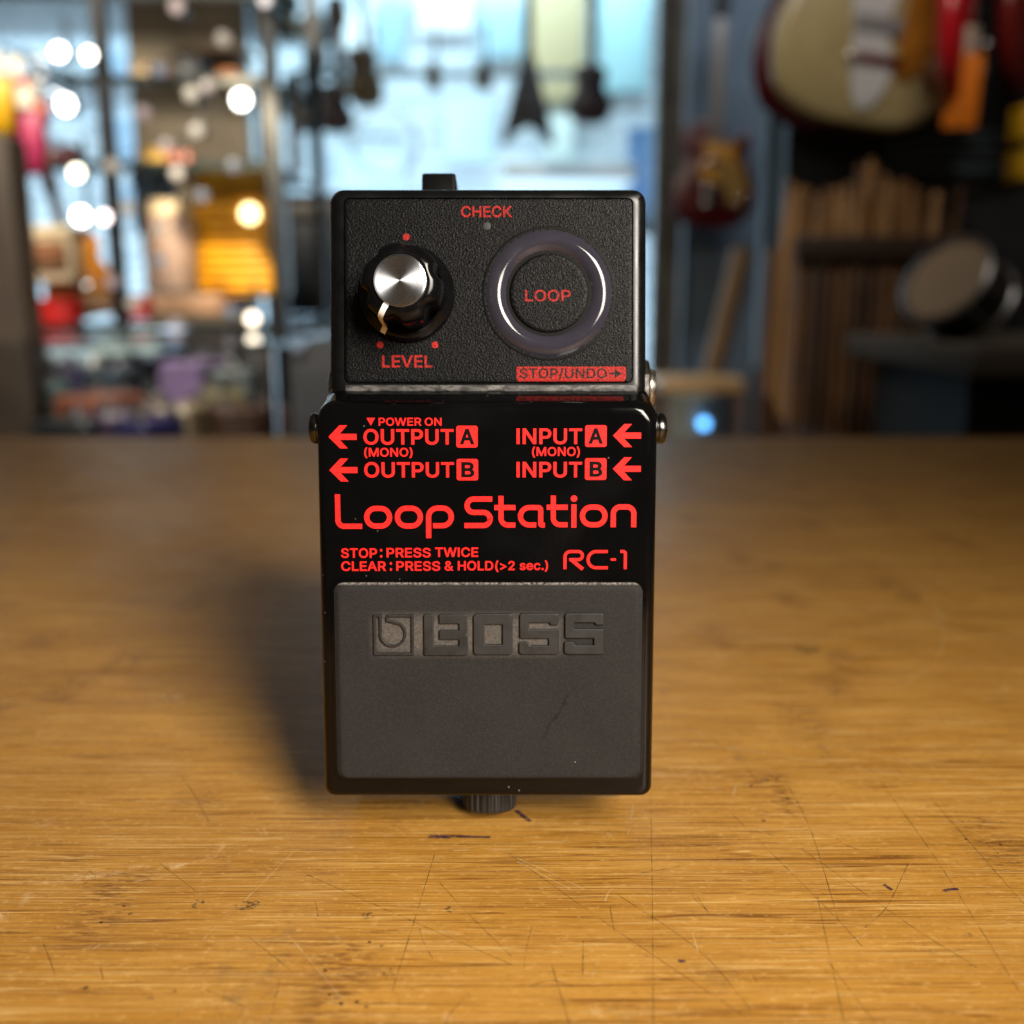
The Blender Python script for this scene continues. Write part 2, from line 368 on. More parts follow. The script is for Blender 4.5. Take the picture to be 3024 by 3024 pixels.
GLYPHS = {
 'A': (480, "39 0 16 0 78 170 140 339 201 509 226 509 251 509 276 509 338 339 401 170 463 0 440 0 418 0 395 0 359 101 323 202 287 302 281 321 273 344 264 372 255 400 245 435 232 478 236 478 241 478 245 478 233 435 222 399 213 371 204 343 196 320 191 302 155 202 120 101 85 0 62 0|197 142 110 142 110 161 110 180 110 199 197 199 283 199 370 199 370 180 370 161 370 142 283 142"),
 'B': (457, "122 0 60 0 60 170 60 339 60 509 120 509 181 509 241 509 276 509 306 503 329 491 352 479 369 462 381 442 392 422 398 399 398 374 398 352 394 334 387 320 379 306 369 294 356 286 344 277 330 271 315 267 315 265 315 264 315 262 331 261 347 255 363 245 379 235 392 221 402 203 413 185 418 163 418 136 418 111 412 87 400 67 388 46 370 30 344 18 319 6 287 0 247 0 184 0|125 115 125 57 165 57 205 57 245 57 284 57 313 65 330 80 347 95 355 114 355 137 355 154 351 170 342 184 334 198 321 209 306 218 290 227 271 231 248 231 207 231 166 231 125 231 125 173|125 341 125 285 162 285 200 285 238 285 257 285 273 289 288 296 303 303 315 313 323 326 332 339 336 355 336 372 336 395 328 414 313 429 297 444 273 452 240 452 202 452 163 452 125 452 125 396"),
 'C': (510, "293 -7 267 -7 223 -7 184 4 150 25 116 46 89 76 70 115 50 154 40 201 40 254 40 308 50 354 70 393 89 432 116 462 150 484 184 505 223 516 267 516 293 516 317 512 340 504 363 497 384 486 402 471 420 457 436 439 448 418 460 398 468 374 473 348 451 348 430 348 408 348 404 366 398 381 389 395 381 408 370 419 357 428 345 438 331 444 315 449 300 454 284 456 267 456 236 456 208 448 184 432 159 417 139 394 125 364 111 334 103 297 103 254 103 211 111 175 125 145 140 115 159 92 184 76 209 61 236 53 267 53 284 53 300 55 315 60 331 65 345 71 357 81 370 90 381 101 389 114 398 128 404 143 408 160 430 160 451 160 473 160 469 135 460 111 448 91 436 70 421 52 402 38 384 23 363 12 341 5 318 -3"),
 'D': (503, "271 0 219 0 178 0 137 0 96 0 96 19 96 38 96 57 136 57 175 57 215 57 256 57 291 65 318 81 345 97 366 119 379 149 392 179 399 214 399 255 399 296 392 331 379 361 366 390 346 412 320 428 293 444 260 452 221 452 178 452 136 452 93 452 93 471 93 490 93 509 137 509 181 509 225 509 275 509 317 499 353 478 388 458 415 429 433 391 452 353 462 308 462 255 462 202 452 157 433 119 414 81 387 51 351 31 314 10|103 509 125 509 125 339 125 170 125 0 103 0 82 0 60 0 60 170 60 339 60 509 82 509"),
 'E': (419, "165 0 60 0 60 170 60 339 60 509 164 509 268 509 372 509 372 490 372 471 372 452 290 452 207 452 125 452 125 396 125 341 125 286 202 286 278 286 355 286 355 267 355 248 355 229 278 229 202 229 125 229 125 172 125 114 125 57 208 57 292 57 375 57 375 38 375 19 375 0 270 0"),
 'H': (517, "82 0 60 0 60 170 60 339 60 509 82 509 103 509 125 509 125 435 125 362 125 289 214 289 303 289 392 289 392 362 392 435 392 509 414 509 435 509 457 509 457 339 457 170 457 0 435 0 414 0 392 0 392 77 392 155 392 232 303 232 214 232 125 232 125 155 125 77 125 0 103 0"),
 'I': (185, "80 0 60 0 60 100 60 400 60 509 80 509 100 509 125 509 125 400 125 100 125 0 100 0"),
 'K': (467, "146 189 104 145 104 169 104 193 104 216 116 232 128 247 139 261 151 275 162 290 174 303 187 317 199 331 212 344 262 399 313 454 364 509 392 509 420 509 448 509 376 431 304 353 231 276 230 276 229 276 228 276 187 233|82 0 60 0 60 170 60 339 60 509 82 509 103 509 125 509 125 451 125 392 125 334 124 298 124 261 124 225 124 214 124 204 125 193 125 129 125 64 125 0 103 0|398 0 372 0 311 86 249 173 188 259 201 276 215 293 228 309 302 206 375 103 449 0 423 0"),
 'L': (393, "160 0 60 0 60 170 60 339 60 509 82 509 103 509 125 509 125 358 125 208 125 57 203 57 282 57 361 57 361 38 361 19 361 0 261 0"),
 'M': (629, "81 0 60 0 60 170 60 339 60 509 91 509 121 509 152 509 193 402 235 294 277 187 280 180 284 170 287 159 291 148 295 136 299 123 303 110 307 97 311 84 315 71 319 59 322 49 317 49 312 49 307 49 310 59 314 70 318 83 322 95 326 108 330 121 334 134 338 147 342 158 346 170 349 179 352 187 394 294 435 402 476 509 507 509 537 509 568 509 568 339 568 170 568 0 547 0 525 0 504 0 504 97 504 194 504 291 504 302 504 314 504 327 505 340 505 354 505 369 505 383 506 398 506 413 506 428 507 443 507 457 509 457 511 457 513 457 508 441 503 426 498 409 492 393 487 378 482 363 477 348 472 334 467 322 463 309 459 299 456 291 418 194 380 97 342 0 323 0 305 0 286 0 248 97 209 194 170 291 167 299 163 309 159 321 155 333 150 346 145 361 140 376 135 391 129 408 124 424 118 441 112 457 114 457 117 457 119 457 119 444 120 431 120 416 120 401 121 387 121 372 121 357 121 342 122 328 122 315 122 302 122 291 122 194 122 97 122 0 101 0"),
 'N': (524, "82 0 60 0 60 170 60 339 60 509 85 509 111 509 136 509 205 400 274 291 343 183 349 174 355 164 363 151 370 138 379 123 388 107 396 90 405 73 414 55 411 55 408 54 405 54 403 72 401 90 401 108 400 126 399 142 399 157 399 172 399 185 399 195 399 300 399 404 399 509 420 509 442 509 463 509 463 339 463 170 463 0 438 0 412 0 387 0 325 97 264 193 202 290 194 303 186 316 177 331 169 345 159 362 148 381 137 400 123 424 108 452 111 453 115 453 119 454 120 428 121 405 122 384 123 362 124 344 124 328 125 312 125 300 125 291 125 194 125 97 125 0 103 0"),
 'O': (534, "311 -7 267 -7 223 -7 184 4 150 25 116 46 90 76 70 115 50 154 40 201 40 254 40 308 50 354 70 393 90 432 116 462 150 484 184 505 223 516 267 516 311 516 350 505 384 484 418 462 444 432 464 393 483 354 493 308 493 254 493 201 483 154 464 115 444 76 418 46 384 25 350 4|236 53 267 53 297 53 325 61 349 76 374 91 394 114 408 144 423 174 430 211 430 254 430 298 423 335 408 365 394 395 374 417 349 433 325 448 297 456 267 456 236 456 209 448 184 433 159 417 140 394 125 364 111 334 103 297 103 254 103 211 111 174 125 144 140 114 159 92 184 76 209 61"),
 'P': (445, "82 0 60 0 60 170 60 339 60 509 118 509 177 509 235 509 274 509 307 502 332 487 358 473 377 454 390 430 402 405 409 378 409 348 409 317 402 290 390 265 377 241 358 222 332 207 307 193 274 186 235 186 193 186 151 186 109 186 109 205 109 224 109 242 150 242 191 242 233 242 259 242 281 247 297 256 313 265 325 278 333 294 341 310 344 328 344 348 344 368 341 386 333 402 325 417 313 430 297 439 280 448 259 452 232 452 196 452 160 452 125 452 125 301 125 151 125 0 103 0"),
 'R': (449, "82 0 60 0 60 170 60 339 60 509 119 509 177 509 236 509 275 509 307 502 333 489 359 475 378 457 390 433 403 410 409 382 409 352 409 321 403 295 390 271 378 248 359 230 333 217 307 204 275 198 236 198 189 198 143 198 96 198 96 217 96 236 96 255 142 255 188 255 234 255 260 255 281 259 298 267 314 275 326 286 334 300 341 315 345 332 345 352 345 372 341 390 334 405 326 420 314 431 298 440 281 448 259 452 233 452 197 452 161 452 125 452 125 301 125 151 125 0 103 0|378 0 353 0 312 76 271 153 230 229 254 229 279 229 303 229 344 153 386 76 428 0 403 0"),
 'S': (447, "263 -9 224 -9 187 -9 155 -3 128 9 100 21 79 38 64 60 49 82 40 107 38 137 60 137 82 137 104 137 106 117 112 101 123 88 134 75 149 65 166 59 184 52 203 49 224 49 247 49 268 53 286 60 304 68 319 78 329 92 340 105 346 121 346 139 346 155 341 169 332 179 323 189 311 198 296 205 281 211 264 217 245 222 224 228 204 234 184 239 142 251 109 268 86 289 63 311 52 339 52 372 52 401 60 426 75 448 90 469 111 486 138 498 164 510 194 516 227 516 261 516 290 510 316 498 342 486 362 469 377 449 392 428 400 404 401 378 380 378 358 378 337 378 335 403 323 423 302 437 281 451 256 459 225 459 203 459 184 455 167 448 151 441 138 431 129 418 120 406 115 391 115 376 115 358 120 344 131 334 142 323 154 314 169 308 184 302 199 297 212 293 230 289 247 284 264 279 279 275 295 270 312 264 328 257 344 248 359 238 373 227 385 214 395 198 404 181 408 162 408 139 408 111 401 86 386 64 372 41 351 24 323 11 296 -2"),
 'T': (449, "85 452 32 452 32 471 32 490 32 509 160 509 288 509 417 509 417 490 417 471 417 452 363 452 310 452 257 452 257 301 257 151 257 0 235 0 214 0 193 0 193 151 193 301 193 452 139 452"),
 'U': (518, "299 -8 259 -8 219 -8 184 0 154 15 124 31 101 53 85 80 68 107 60 138 60 173 60 285 60 397 60 509 81 509 103 509 124 509 124 399 124 288 124 178 124 154 130 132 141 113 152 94 167 79 187 68 207 57 231 52 259 52 287 52 311 57 331 68 351 79 366 94 377 113 387 132 393 154 393 178 393 288 393 399 393 509 414 509 436 509 457 509 457 397 457 285 457 173 457 138 449 107 433 80 416 53 393 31 363 15 334 0"),
 'V': (480, "229 0 204 0 141 170 79 339 16 509 39 509 62 509 84 509 120 408 156 307 192 206 198 189 206 166 215 137 224 109 235 73 248 31 243 31 239 31 235 31 247 74 258 110 267 138 276 166 284 189 290 206 325 307 360 408 395 509 417 509 440 509 463 509 401 339 340 170 278 0 253 0"),
 'W': (687, "180 0 155 0 109 170 63 339 16 509 38 509 60 509 82 509 109 404 136 300 163 196 168 179 172 163 175 145 179 128 183 111 187 94 190 76 194 58 197 40 194 40 192 40 189 40 193 58 196 76 200 94 203 111 207 128 211 145 215 163 220 179 224 196 251 300 279 404 306 509 331 509 355 509 380 509 407 404 434 300 462 196 466 179 470 163 474 145 478 128 482 111 486 94 490 76 494 58 497 40 494 40 491 40 488 40 492 58 495 76 499 94 502 111 506 128 510 145 515 163 519 179 523 196 550 300 576 404 603 509 625 509 647 509 670 509 623 339 577 170 530 0 505 0 480 0 455 0 426 108 397 215 368 323 362 344 357 367 351 391 346 416 341 444 336 475 341 475 345 475 350 475 345 445 340 419 335 395 330 371 324 347 318 323 289 215 260 108 230 0 205 0"),
 '/': (250, "216 533 235 533 180 330 126 127 71 -76 52 -76 33 -76 14 -76 69 127 124 330 178 533 197 533"),
 '(': (274, "89 156 89 207 89 244 93 283 101 324 108 364 119 404 132 441 145 479 160 511 177 539 196 539 216 539 236 539 219 504 204 467 191 428 178 389 168 351 161 313 155 276 151 240 151 207 151 176 154 146 160 115 166 83 176 51 188 16 201 -18 217 -56 236 -96 216 -96 196 -96 177 -96 148 -47 126 3 111 55 97 106"),
 ')': (274, "57 -96 37 -96 57 -55 73 -17 86 18 98 53 107 85 113 116 119 147 122 177 122 207 122 240 118 276 112 313 105 351 95 389 82 428 70 467 55 504 37 539 57 539 77 539 97 539 113 511 128 479 142 441 155 404 165 364 173 323 180 283 184 244 184 207 184 156 177 104 161 53 146 2 125 -48 97 -96 77 -96"),
 '&': (448, "221 -7 197 -7 163 -7 135 -1 110 12 86 24 67 41 54 62 41 83 34 107 34 133 34 155 39 174 47 189 56 205 69 220 85 235 101 249 119 263 140 279 166 298 191 316 216 335 223 340 230 346 237 352 244 359 250 366 255 375 259 384 262 394 262 405 262 421 256 434 245 445 235 456 220 461 201 461 189 461 178 458 168 453 158 448 151 441 145 431 140 422 137 411 137 399 137 386 140 374 145 363 151 352 159 340 169 327 179 315 190 300 204 284 282 189 360 95 438 0 413 0 389 0 364 0 300 77 236 154 171 231 152 255 135 275 121 293 107 310 95 327 87 344 79 361 75 379 75 398 75 421 81 441 91 458 101 475 116 489 134 499 153 509 175 513 200 513 225 513 247 509 266 499 284 489 298 476 308 459 319 443 324 424 324 404 324 389 321 375 315 362 309 348 302 336 291 325 281 314 269 303 256 293 222 268 188 243 154 217 133 202 119 188 110 174 101 161 97 147 97 131 97 115 101 100 109 87 117 75 129 65 143 57 158 50 174 46 193 46 213 46 233 51 251 59 270 68 286 80 301 95 316 111 328 130 336 151 345 173 349 197 349 224 368 224 388 224 408 224 408 192 404 165 397 144 389 122 381 105 371 92 361 79 352 69 345 62 341 57 337 52 333 47 316 29 296 16 271 7 246 -2"),
 '>': (453, "387 192 387 178 280 123 172 69 65 15 65 37 65 59 65 81 147 120 229 159 310 198 310 197 309 195 308 194 308 197 308 201 308 204 309 202 310 201 310 200 229 239 147 277 65 316 65 338 65 361 65 383 172 329 280 274 387 220 387 206"),
 ':': (188, "108 -4 95 -4 83 -4 72 0 63 9 54 18 50 28 50 41 50 54 54 65 63 73 72 82 83 87 95 87 108 87 119 82 128 73 137 65 141 54 141 41 141 28 137 18 128 9 119 0|108 271 95 271 83 271 72 275 63 284 54 293 50 304 50 316 50 329 54 340 63 349 72 357 83 362 95 362 108 362 119 357 128 349 137 340 141 329 141 316 141 304 137 293 128 284 119 275"),
 '2': (453, "172 0 64 0 64 16 64 32 64 47 121 108 177 168 234 229 254 249 270 267 282 282 295 298 304 313 311 327 317 341 320 356 320 371 320 390 316 405 308 419 299 432 288 442 273 449 259 456 242 460 224 460 204 460 187 456 172 447 158 439 147 428 139 413 131 399 127 382 127 362 107 362 86 362 66 362 66 392 72 419 86 442 100 465 119 483 143 496 167 509 194 516 225 516 255 516 282 509 306 497 329 484 348 467 361 445 374 424 381 399 381 372 381 354 378 335 371 318 364 300 353 280 336 259 319 237 296 211 267 180 229 140 191 100 153 60 153 59 153 58 153 57 231 57 310 57 389 57 389 38 389 19 389 0 281 0"),
 's': (365, "211 -8 182 -8 156 -8 133 -4 112 3 92 11 75 23 62 38 49 53 40 72 36 94 55 98 74 102 94 107 99 86 109 70 124 60 139 50 158 45 181 45 208 45 229 51 244 62 260 74 268 87 268 103 268 116 263 127 254 136 245 144 231 151 212 155 191 160 170 165 149 170 115 178 89 191 72 208 55 225 47 247 47 274 47 296 53 315 65 332 77 348 94 361 115 370 136 380 160 384 187 384 213 384 235 380 254 372 272 365 287 353 299 339 310 325 319 309 324 290 305 286 287 281 268 277 263 292 255 304 243 316 230 327 212 333 187 333 165 333 146 327 131 317 116 306 109 293 109 277 109 263 114 252 124 243 134 235 150 228 172 223 191 218 210 214 229 209 264 201 290 188 306 171 323 154 331 133 331 107 331 84 325 64 312 47 300 30 282 16 260 6 237 -3"),
 'e': (404, "238 -8 212 -8 175 -8 143 0 117 16 90 33 70 56 56 85 41 114 34 148 34 187 34 226 41 260 55 290 69 319 89 343 115 359 141 376 171 384 205 384 226 384 246 381 266 374 285 367 303 356 319 341 335 326 348 306 357 282 366 258 371 228 371 194 371 186 371 178 371 169 272 169 174 169 75 169 75 187 75 204 75 221 163 221 250 221 338 221 329 215 319 208 310 202 310 227 306 249 298 269 290 288 278 303 263 314 247 325 228 330 205 330 182 330 163 325 146 313 130 302 118 288 109 270 100 251 96 232 96 211 96 200 96 189 96 178 96 150 101 126 110 106 120 87 134 72 151 61 168 51 189 46 212 46 228 46 241 48 254 53 266 57 277 64 285 73 294 82 301 93 306 105 325 101 345 96 365 91 359 71 349 54 335 39 321 24 303 13 283 4 262 -4"),
 'c': (396, "226 -8 207 -8 173 -8 143 0 117 16 91 33 71 56 56 85 41 114 34 149 34 187 34 227 41 262 56 291 71 321 91 343 117 360 143 376 173 384 207 384 226 384 243 382 260 377 276 372 292 365 305 356 319 347 330 335 340 322 350 309 357 294 362 277 342 272 322 267 303 262 300 272 296 281 290 289 285 297 278 305 270 311 262 317 253 322 242 325 232 328 220 330 207 330 182 330 161 323 145 310 129 297 116 280 108 258 100 237 96 213 96 187 96 162 100 139 108 117 116 96 129 79 145 66 161 53 182 46 207 46 220 46 232 48 243 52 253 55 263 60 271 66 279 72 286 80 292 89 297 97 301 107 304 117 324 112 343 107 363 102 358 85 351 70 341 56 332 43 320 31 306 21 293 12 277 4 261 -1 244 -6"),
 '.': (188, "108 -4 95 -4 83 -4 72 0 63 9 54 18 50 28 50 41 50 54 54 65 63 73 72 82 83 87 95 87 108 87 119 82 128 73 137 65 141 54 141 41 141 28 137 18 128 9 119 0"),
}

def curve_mesh(splines, offset=0.0, extrude=0.0, bevel=0.0, bez=True):
    c = bpy.data.curves.new('outline', 'CURVE'); c.dimensions = '2D'; c.fill_mode = 'BOTH' if extrude or bevel else 'FRONT'
    c.resolution_u = 5; c.offset = offset; c.extrude = extrude; c.bevel_depth = bevel; c.bevel_resolution = 2
    for sp in splines:
        if bez:
            s = c.splines.new('BEZIER'); s.bezier_points.add(len(sp) - 1)
            for b, q in zip(s.bezier_points, sp):
                b.handle_left = (q[0], q[1], 0); b.co = (q[2], q[3], 0); b.handle_right = (q[4], q[5], 0)
        else:
            s = c.splines.new('POLY'); s.points.add(len(sp) - 1)
            for b, q in zip(s.points, sp): b.co = (q[0], q[1], 0, 1)
        s.use_cyclic_u = True
    o = bpy.data.objects.new('outline', c); col.objects.link(o)
    dg = bpy.context.evaluated_depsgraph_get(); dg.update()
    me = bpy.data.meshes.new_from_object(o.evaluated_get(dg))
    vs = [tuple(v.co) for v in me.vertices]; fs = [tuple(p.vertices) for p in me.polygons]
    bpy.data.objects.remove(o); bpy.data.meshes.remove(me); bpy.data.curves.remove(c)
    return vs, fs

def text(mb, s, x0, x1, y0, y1, z, mi=0, bold=0.014, slant=0.0, dy=0.0):
    """letters fitted between x0..x1, baseline y0, cap line y1; dy = rise of the line from its left to its right end"""
    sps = []; x = 0.0
    for ch in s:
        if ch == ' ': x += 0.16; continue
        adv, g = GLYPHS[ch]
        for q in g.split('|'):
            n = [int(t) / 1000 for t in q.split()]
            sps.append([[n[i] + x, n[i + 1], n[i + 2] + x, n[i + 3], n[i + 4] + x, n[i + 5]] for i in range(0, len(n), 6)])
        x += adv / 1000 + bold * 0.6
    loops = []
    for sp in sps:                                   # flatten, then push every outline outwards for the bold weight
        P = []
        for i, p in enumerate(sp):
            q = sp[(i + 1) % len(sp)]; A, B, C_, D = (Vector(t) for t in ((p[2], p[3]), (p[4], p[5]), (q[0], q[1]), (q[2], q[3])))
            ch_ = (D - A); straight = ch_.length < 1e-6 or max(abs(ch_.x * (t - A).y - ch_.y * (t - A).x) / ch_.length for t in (B, C_)) < .0015
            for k in range(1 if straight else 7):
                t = k / 7; P.append(A * (1 - t) ** 3 + B * 3 * t * (1 - t) ** 2 + C_ * 3 * t * t * (1 - t) + D * t ** 3)
        Q = [p for i, p in enumerate(P) if (p - P[i - 1]).length > .0012]
        Q = [p for i, p in enumerate(Q) if abs((p - Q[i - 1]).normalized().cross((Q[(i + 1) % len(Q)] - p).normalized())) > 1e-3 or (p - Q[i - 1]).dot(Q[(i + 1) % len(Q)] - p) < 0]
        loops.append(Q)
    area = lambda L: sum(L[i - 1].x * L[i].y - L[i].x * L[i - 1].y for i in range(len(L)))
    sgn = 1 if area(max(loops, key=lambda L: abs(area(L)))) > 0 else -1
    fat = []
    for L in loops:
        o = []
        for i, p in enumerate(L):
            d0 = (p - L[i - 1]).normalized(); d1 = (L[(i + 1) % len(L)] - p).normalized(); t = (d0 + d1)
            t = t.normalized() if t.length > 1e-4 else d0
            nn = Vector((t.y, -t.x)) * sgn; o.append(p + nn * bold / max(.45, t.dot(d0)))
        fat.append(o)
    pts = [p for L in fat for p in L]; eds = []; o = 0
    for L in fat: eds += [(o + i, o + (i + 1) % len(L)) for i in range(len(L))]; o += len(L)
    cv, _, cf = delaunay_2d_cdt(pts, eds, [], 0, 1e-6)[:3]
    def wind(c):
        w = 0
        for L in fat:
            for i in range(len(L)):
                a, b = L[i - 1], L[i]
                if (a.y <= c.y) != (b.y <= c.y) and a.x + (c.y - a.y) / (b.y - a.y) * (b.x - a.x) > c.x: w += 1 if b.y > a.y else -1
        return w * sgn
    vs = [tuple(p) for p in cv]; fs = []
    for f in cf:
        A, B, C_ = (cv[i] for i in f)
        if wind((A + B + C_) / 3) > 0: fs.append(f if (B - A).cross(C_ - A) > 0 else f[::-1])
    a = min(v[0] for v in vs); b = max(v[0] for v in vs); H = 0.509 + 2 * bold
    out = []
    for v in vs:
        u = (v[0] - a) / (b - a)
        out.append((x0 + u * (x1 - x0), y0 + dy * u + (v[1] + bold) / H * (y1 - y0), z))
    mb.add(out, fs, mi)

def tag(o, label, cat, group=None, kind=None):
    if label: o['label'] = label
    if cat: o['category'] = cat
    if group: o['group'] = group
    if kind: o['kind'] = kind
    return o

def empty(name, loc, label, cat, group=None, rz=0.0, parent=None):
    o = bpy.data.objects.new(name, None); o.empty_display_size = 0.05; col.objects.link(o)
    o.location = loc; o.rotation_euler = (0, 0, rz)
    return tag(o, label, cat, group)

def copy_tree(o, parent=None):
    c = o.copy(); col.objects.link(c); c.parent = parent
    for ch in list(o.children): copy_tree(ch, c)
    return c

MM = 0.001
# ------------------------------------------------------------------ the counter the pedal stands on
SCRATCHES = [
 (1, 0.3, [(-77.6, 204.2), (-65.8, 193.0)]),
 (1, 0.3, [(-85.9, 246.1), (-78.4, 233.9), (-71.6, 221.5)]),
 (1, 0.3, [(-51.1, 177.6), (-41.0, 167.7)]),
 (1, 0.3, [(-17.3, 207.5), (-19.3, 185.0), (-21.5, 161.8)]),
 (1, 0.3, [(-41.3, 192.5), (-38.9, 184.1)]),
 (1, 0.3, [(-44.1, 199.5), (-23.1, 185.0), (-0.0, 169.2)]),
 (1, 0.3, [(-15.3, 196.4), (-9.8, 186.9), (-0.0, 171.5)]),
 (1, 0.3, [(-87.5, 192.5), (-82.5, 191.1)]),
 (1, 0.3, [(-90.2, 175.6), (-83.8, 166.2)]),
 (1, 0.3, [(-42.4, 165.0), (-41.6, 154.2)]),
 (1, 0.3, [(-54.9, 162.1), (-46.6, 157.6)]),
 (1, 0.3, [(-76.4, 168.4), (-74.6, 165.0)]),
 (1, 0.3, [(34.6, 235.3), (28.8, 188.7), (23.8, 150.4)]),
 (1, 0.3, [(70.3, 240.9), (69.6, 217.3), (65.2, 183.3)]),
 (1, 0.3, [(94.4, 236.7), (93.9, 205.8), (90.8, 159.7)]),
 (1, 0.3, [(63.6, 192.5), (60.0, 171.5), (56.7, 151.6)]),
 (1, 0.3, [(94.6, 246.8), (94.7, 233.9)]),
 (1, 0.3, [(103.9, 233.9), (105.0, 188.7)]),
 (1, 0.3, [(52.9, 225.9), (63.9, 187.8), (67.1, 174.7)]),
 (1, 0.3, [(65.2, 210.3), (78.8, 181.5), (86.0, 169.2)]),
 (1, 0.3, [(86.9, 203.7), (76.6, 187.8), (69.6, 180.6)]),
 (1, 0.3, [(0.0, 206.9), (19.9, 180.6), (41.1, 154.2)]),
 (1, 0.3, [(21.6, 192.5), (35.4, 173.9), (41.7, 156.9)]),
 (1, 0.3, [(20.0, 187.8), (20.1, 178.9)]),
 (1, 0.3, [(37.4, 191.5), (39.7, 185.9)]),
 (1, 0.3, [(38.5, 191.1), (40.1, 183.7)]),
 (1, 0.3, [(13.8, 176.4), (13.0, 166.2)]),
 (1, 0.3, [(7.4, 169.2), (9.8, 153.6)]),
 (1, 0.3, [(44.1, 167.7), (44.7, 162.9)]),
 (1, 0.3, [(59.0, 171.5), (62.3, 153.6)]),
 (1, 0.3, [(2.9, 162.9), (7.2, 164.7), (11.2, 162.9)]),
 (1, 0.3, [(61.4, 259.4), (62.8, 240.9)]),
 (0, 0.4, [(-48.9, 209.2), (-54.9, 190.6), (-57.8, 183.3), (-60.6, 174.7)]),
 (0, 0.4, [(-44.2, 178.9), (-35.9, 167.7), (-30.2, 159.7)]),
 (0, 0.4, [(-32.8, 217.3), (-27.6, 215.5)]),
 (0, 0.4, [(-94.0, 201.6), (-85.7, 199.5)]),
 (0, 0.4, [(-80.6, 196.4), (-76.3, 198.5)]),
 (0, 0.4, [(-13.8, 209.2), (-0.0, 209.7)]),
 (0, 0.4, [(-22.5, 179.8), (-12.1, 179.3)]),
 (0, 0.5, [(51.5, 264.5), (71.8, 257.8), (113.5, 240.9)]),
 (0, 0.5, [(86.5, 263.6), (108.1, 253.0)]),
 (0, 0.5, [(0.6, 206.4), (8.0, 200.5), (15.0, 194.0)]),
 (0, 0.5, [(1.2, 204.8), (7.4, 198.5), (12.8, 193.5)]),
 (0, 0.5, [(60.8, 240.9), (57.3, 240.2), (55.1, 235.3)]),
 (0, 0.5, [(14.5, 165.4), (15.2, 168.0), (16.1, 170.0)]),
 (0, 0.5, [(35.3, 178.9), (35.3, 173.1)]),
 (0, 0.5, [(23.4, 254.6), (38.7, 246.8)]),
 (0, 0.5, [(19.1, 189.6), (20.6, 193.5), (24.2, 195.9)]),
 (0, 0.5, [(174.3, 415.6), (167.8, 385.5), (159.8, 361.5), (147.7, 336.2), (138.3, 322.9), (125.2, 308.8)]),
 (0, 0.5, [(174.0, 453.9), (174.8, 412.7), (181.1, 380.5)]),
 (0, 0.5, [(41.4, 276.8), (54.3, 272.7), (64.7, 268.7)]),
 (0, 0.5, [(40.3, 268.7), (52.9, 264.8), (72.9, 257.4)]),
]
counter = empty('shop_counter', (0, 0.3, -0.92), 'wide oiled bamboo counter top, scratched, under the standing black pedal', 'counter')
def on_counter(x, y): return (x, y - 300.0)
mb = MB()
mb.box(-950, 950, -620, 592.7, 880, 920, 3)
def mark(pts, w, mi, z):
    P = [Vector(on_counter(*p)) for p in pts]
    if len(P) > 2:                                  # smooth through the points
        Q = []
        for i in range(len(P) - 1):
            a, b, c, d = P[max(i - 1, 0)], P[i], P[i + 1], P[min(i + 2, len(P) - 1)]
            for k in range(5):
                t = k / 5
                Q.append(0.5 * ((2 * b) + (c - a) * t + (2 * a - 5 * b + 4 * c - d) * t * t + (3 * b - a - 3 * c + d) * t ** 3))
        P = Q + [P[-1]]
    ribbon(mb, [(p.x, p.y) for p in P], w, z, mi=mi)
zz = 920.02
for k, w, pts in SCRATCHES:
    zz += 0.0015
    mark(pts, w * (0.50 if k else 0.62), 1 if k else 2, zz)
for i in range(260):                                 # finer random wear over the near half
    x, y = random.uniform(-260, 260), random.uniform(90, 430)
    a = random.choice((random.gauss(-50, 14), random.gauss(-75, 12), random.gauss(10, 20), random.gauss(60, 15))); L = random.uniform(2, 18)
    zz += 0.0006
    mark([(x, y), (x + L * .5 * math.cos(rad(a)) + random.gauss(0, .4), y + L * .5 * math.sin(rad(a))), (x + L * math.cos(rad(a)), y + L * math.sin(rad(a)))],
         random.uniform(0.06, 0.17), random.choice((1, 2, 2)), zz)
for pts, w in (([(-19.3, 214.9), (-14.1, 214.9)], 1.3), ([(-14.2, 215.1), (-5.0, 214.7)], .8), ([(1.0, 227.2), (4.4, 221.9)], 1.1),
               ([(78.8, 195.5), (79.3, 194.4), (79.7, 193.3)], .6), ([(90.4, 193.0), (92, 193.6), (93.7, 193.7)], .8), ([(31.3, 170.0), (32.5, 170.0)], .7)):
    zz += 0.0015; mark(pts, w, 3, zz)
for x, y, r in ((-64, 189.6, 1.4), (-54.2, 187.8, 2.2), (-28.8, 184.1, 1.5), (-12.5, 186.4, 1.3), (-22.8, 166.5, 1.6), (-64.2, 159.5, .7), (-60.4, 161.2, .7),
                (-64.5, 187.8, 1), (-52.3, 188.7, 1.2), (-76.9, 162.5, .8), (59.7, 222.2, .7), (59.9, 216.1, .8), (88.8, 178.1, 1), (85.6, 168.4, .8),
                (98, 554, 7), (119.8, 457, 6), (103.7, 342, 5), (163.5, 407, 6)):
    zz += 0.0015; cx, cy = on_counter(x, y)
    mb.add([(cx + r * random.uniform(.6, 1.2) * math.cos(a), cy + r * random.uniform(.5, 1.1) * math.sin(a), zz) for a in [2 * math.pi * k / 14 for k in range(14)]], [tuple(range(14))], 4)
mb.build('worktop', [M_WOOD, M_SCR_D, M_SCR_L, M_INKP, M_BLOT], counter, MM)
mb = MB(); mb.box(-900, 900, -560, 550, 0, 879.5, 4)
mb.build('cabinet', simple('dark brown cabinet', (0.05, 0.03, 0.02), 0.5, var=0.2), counter, MM)

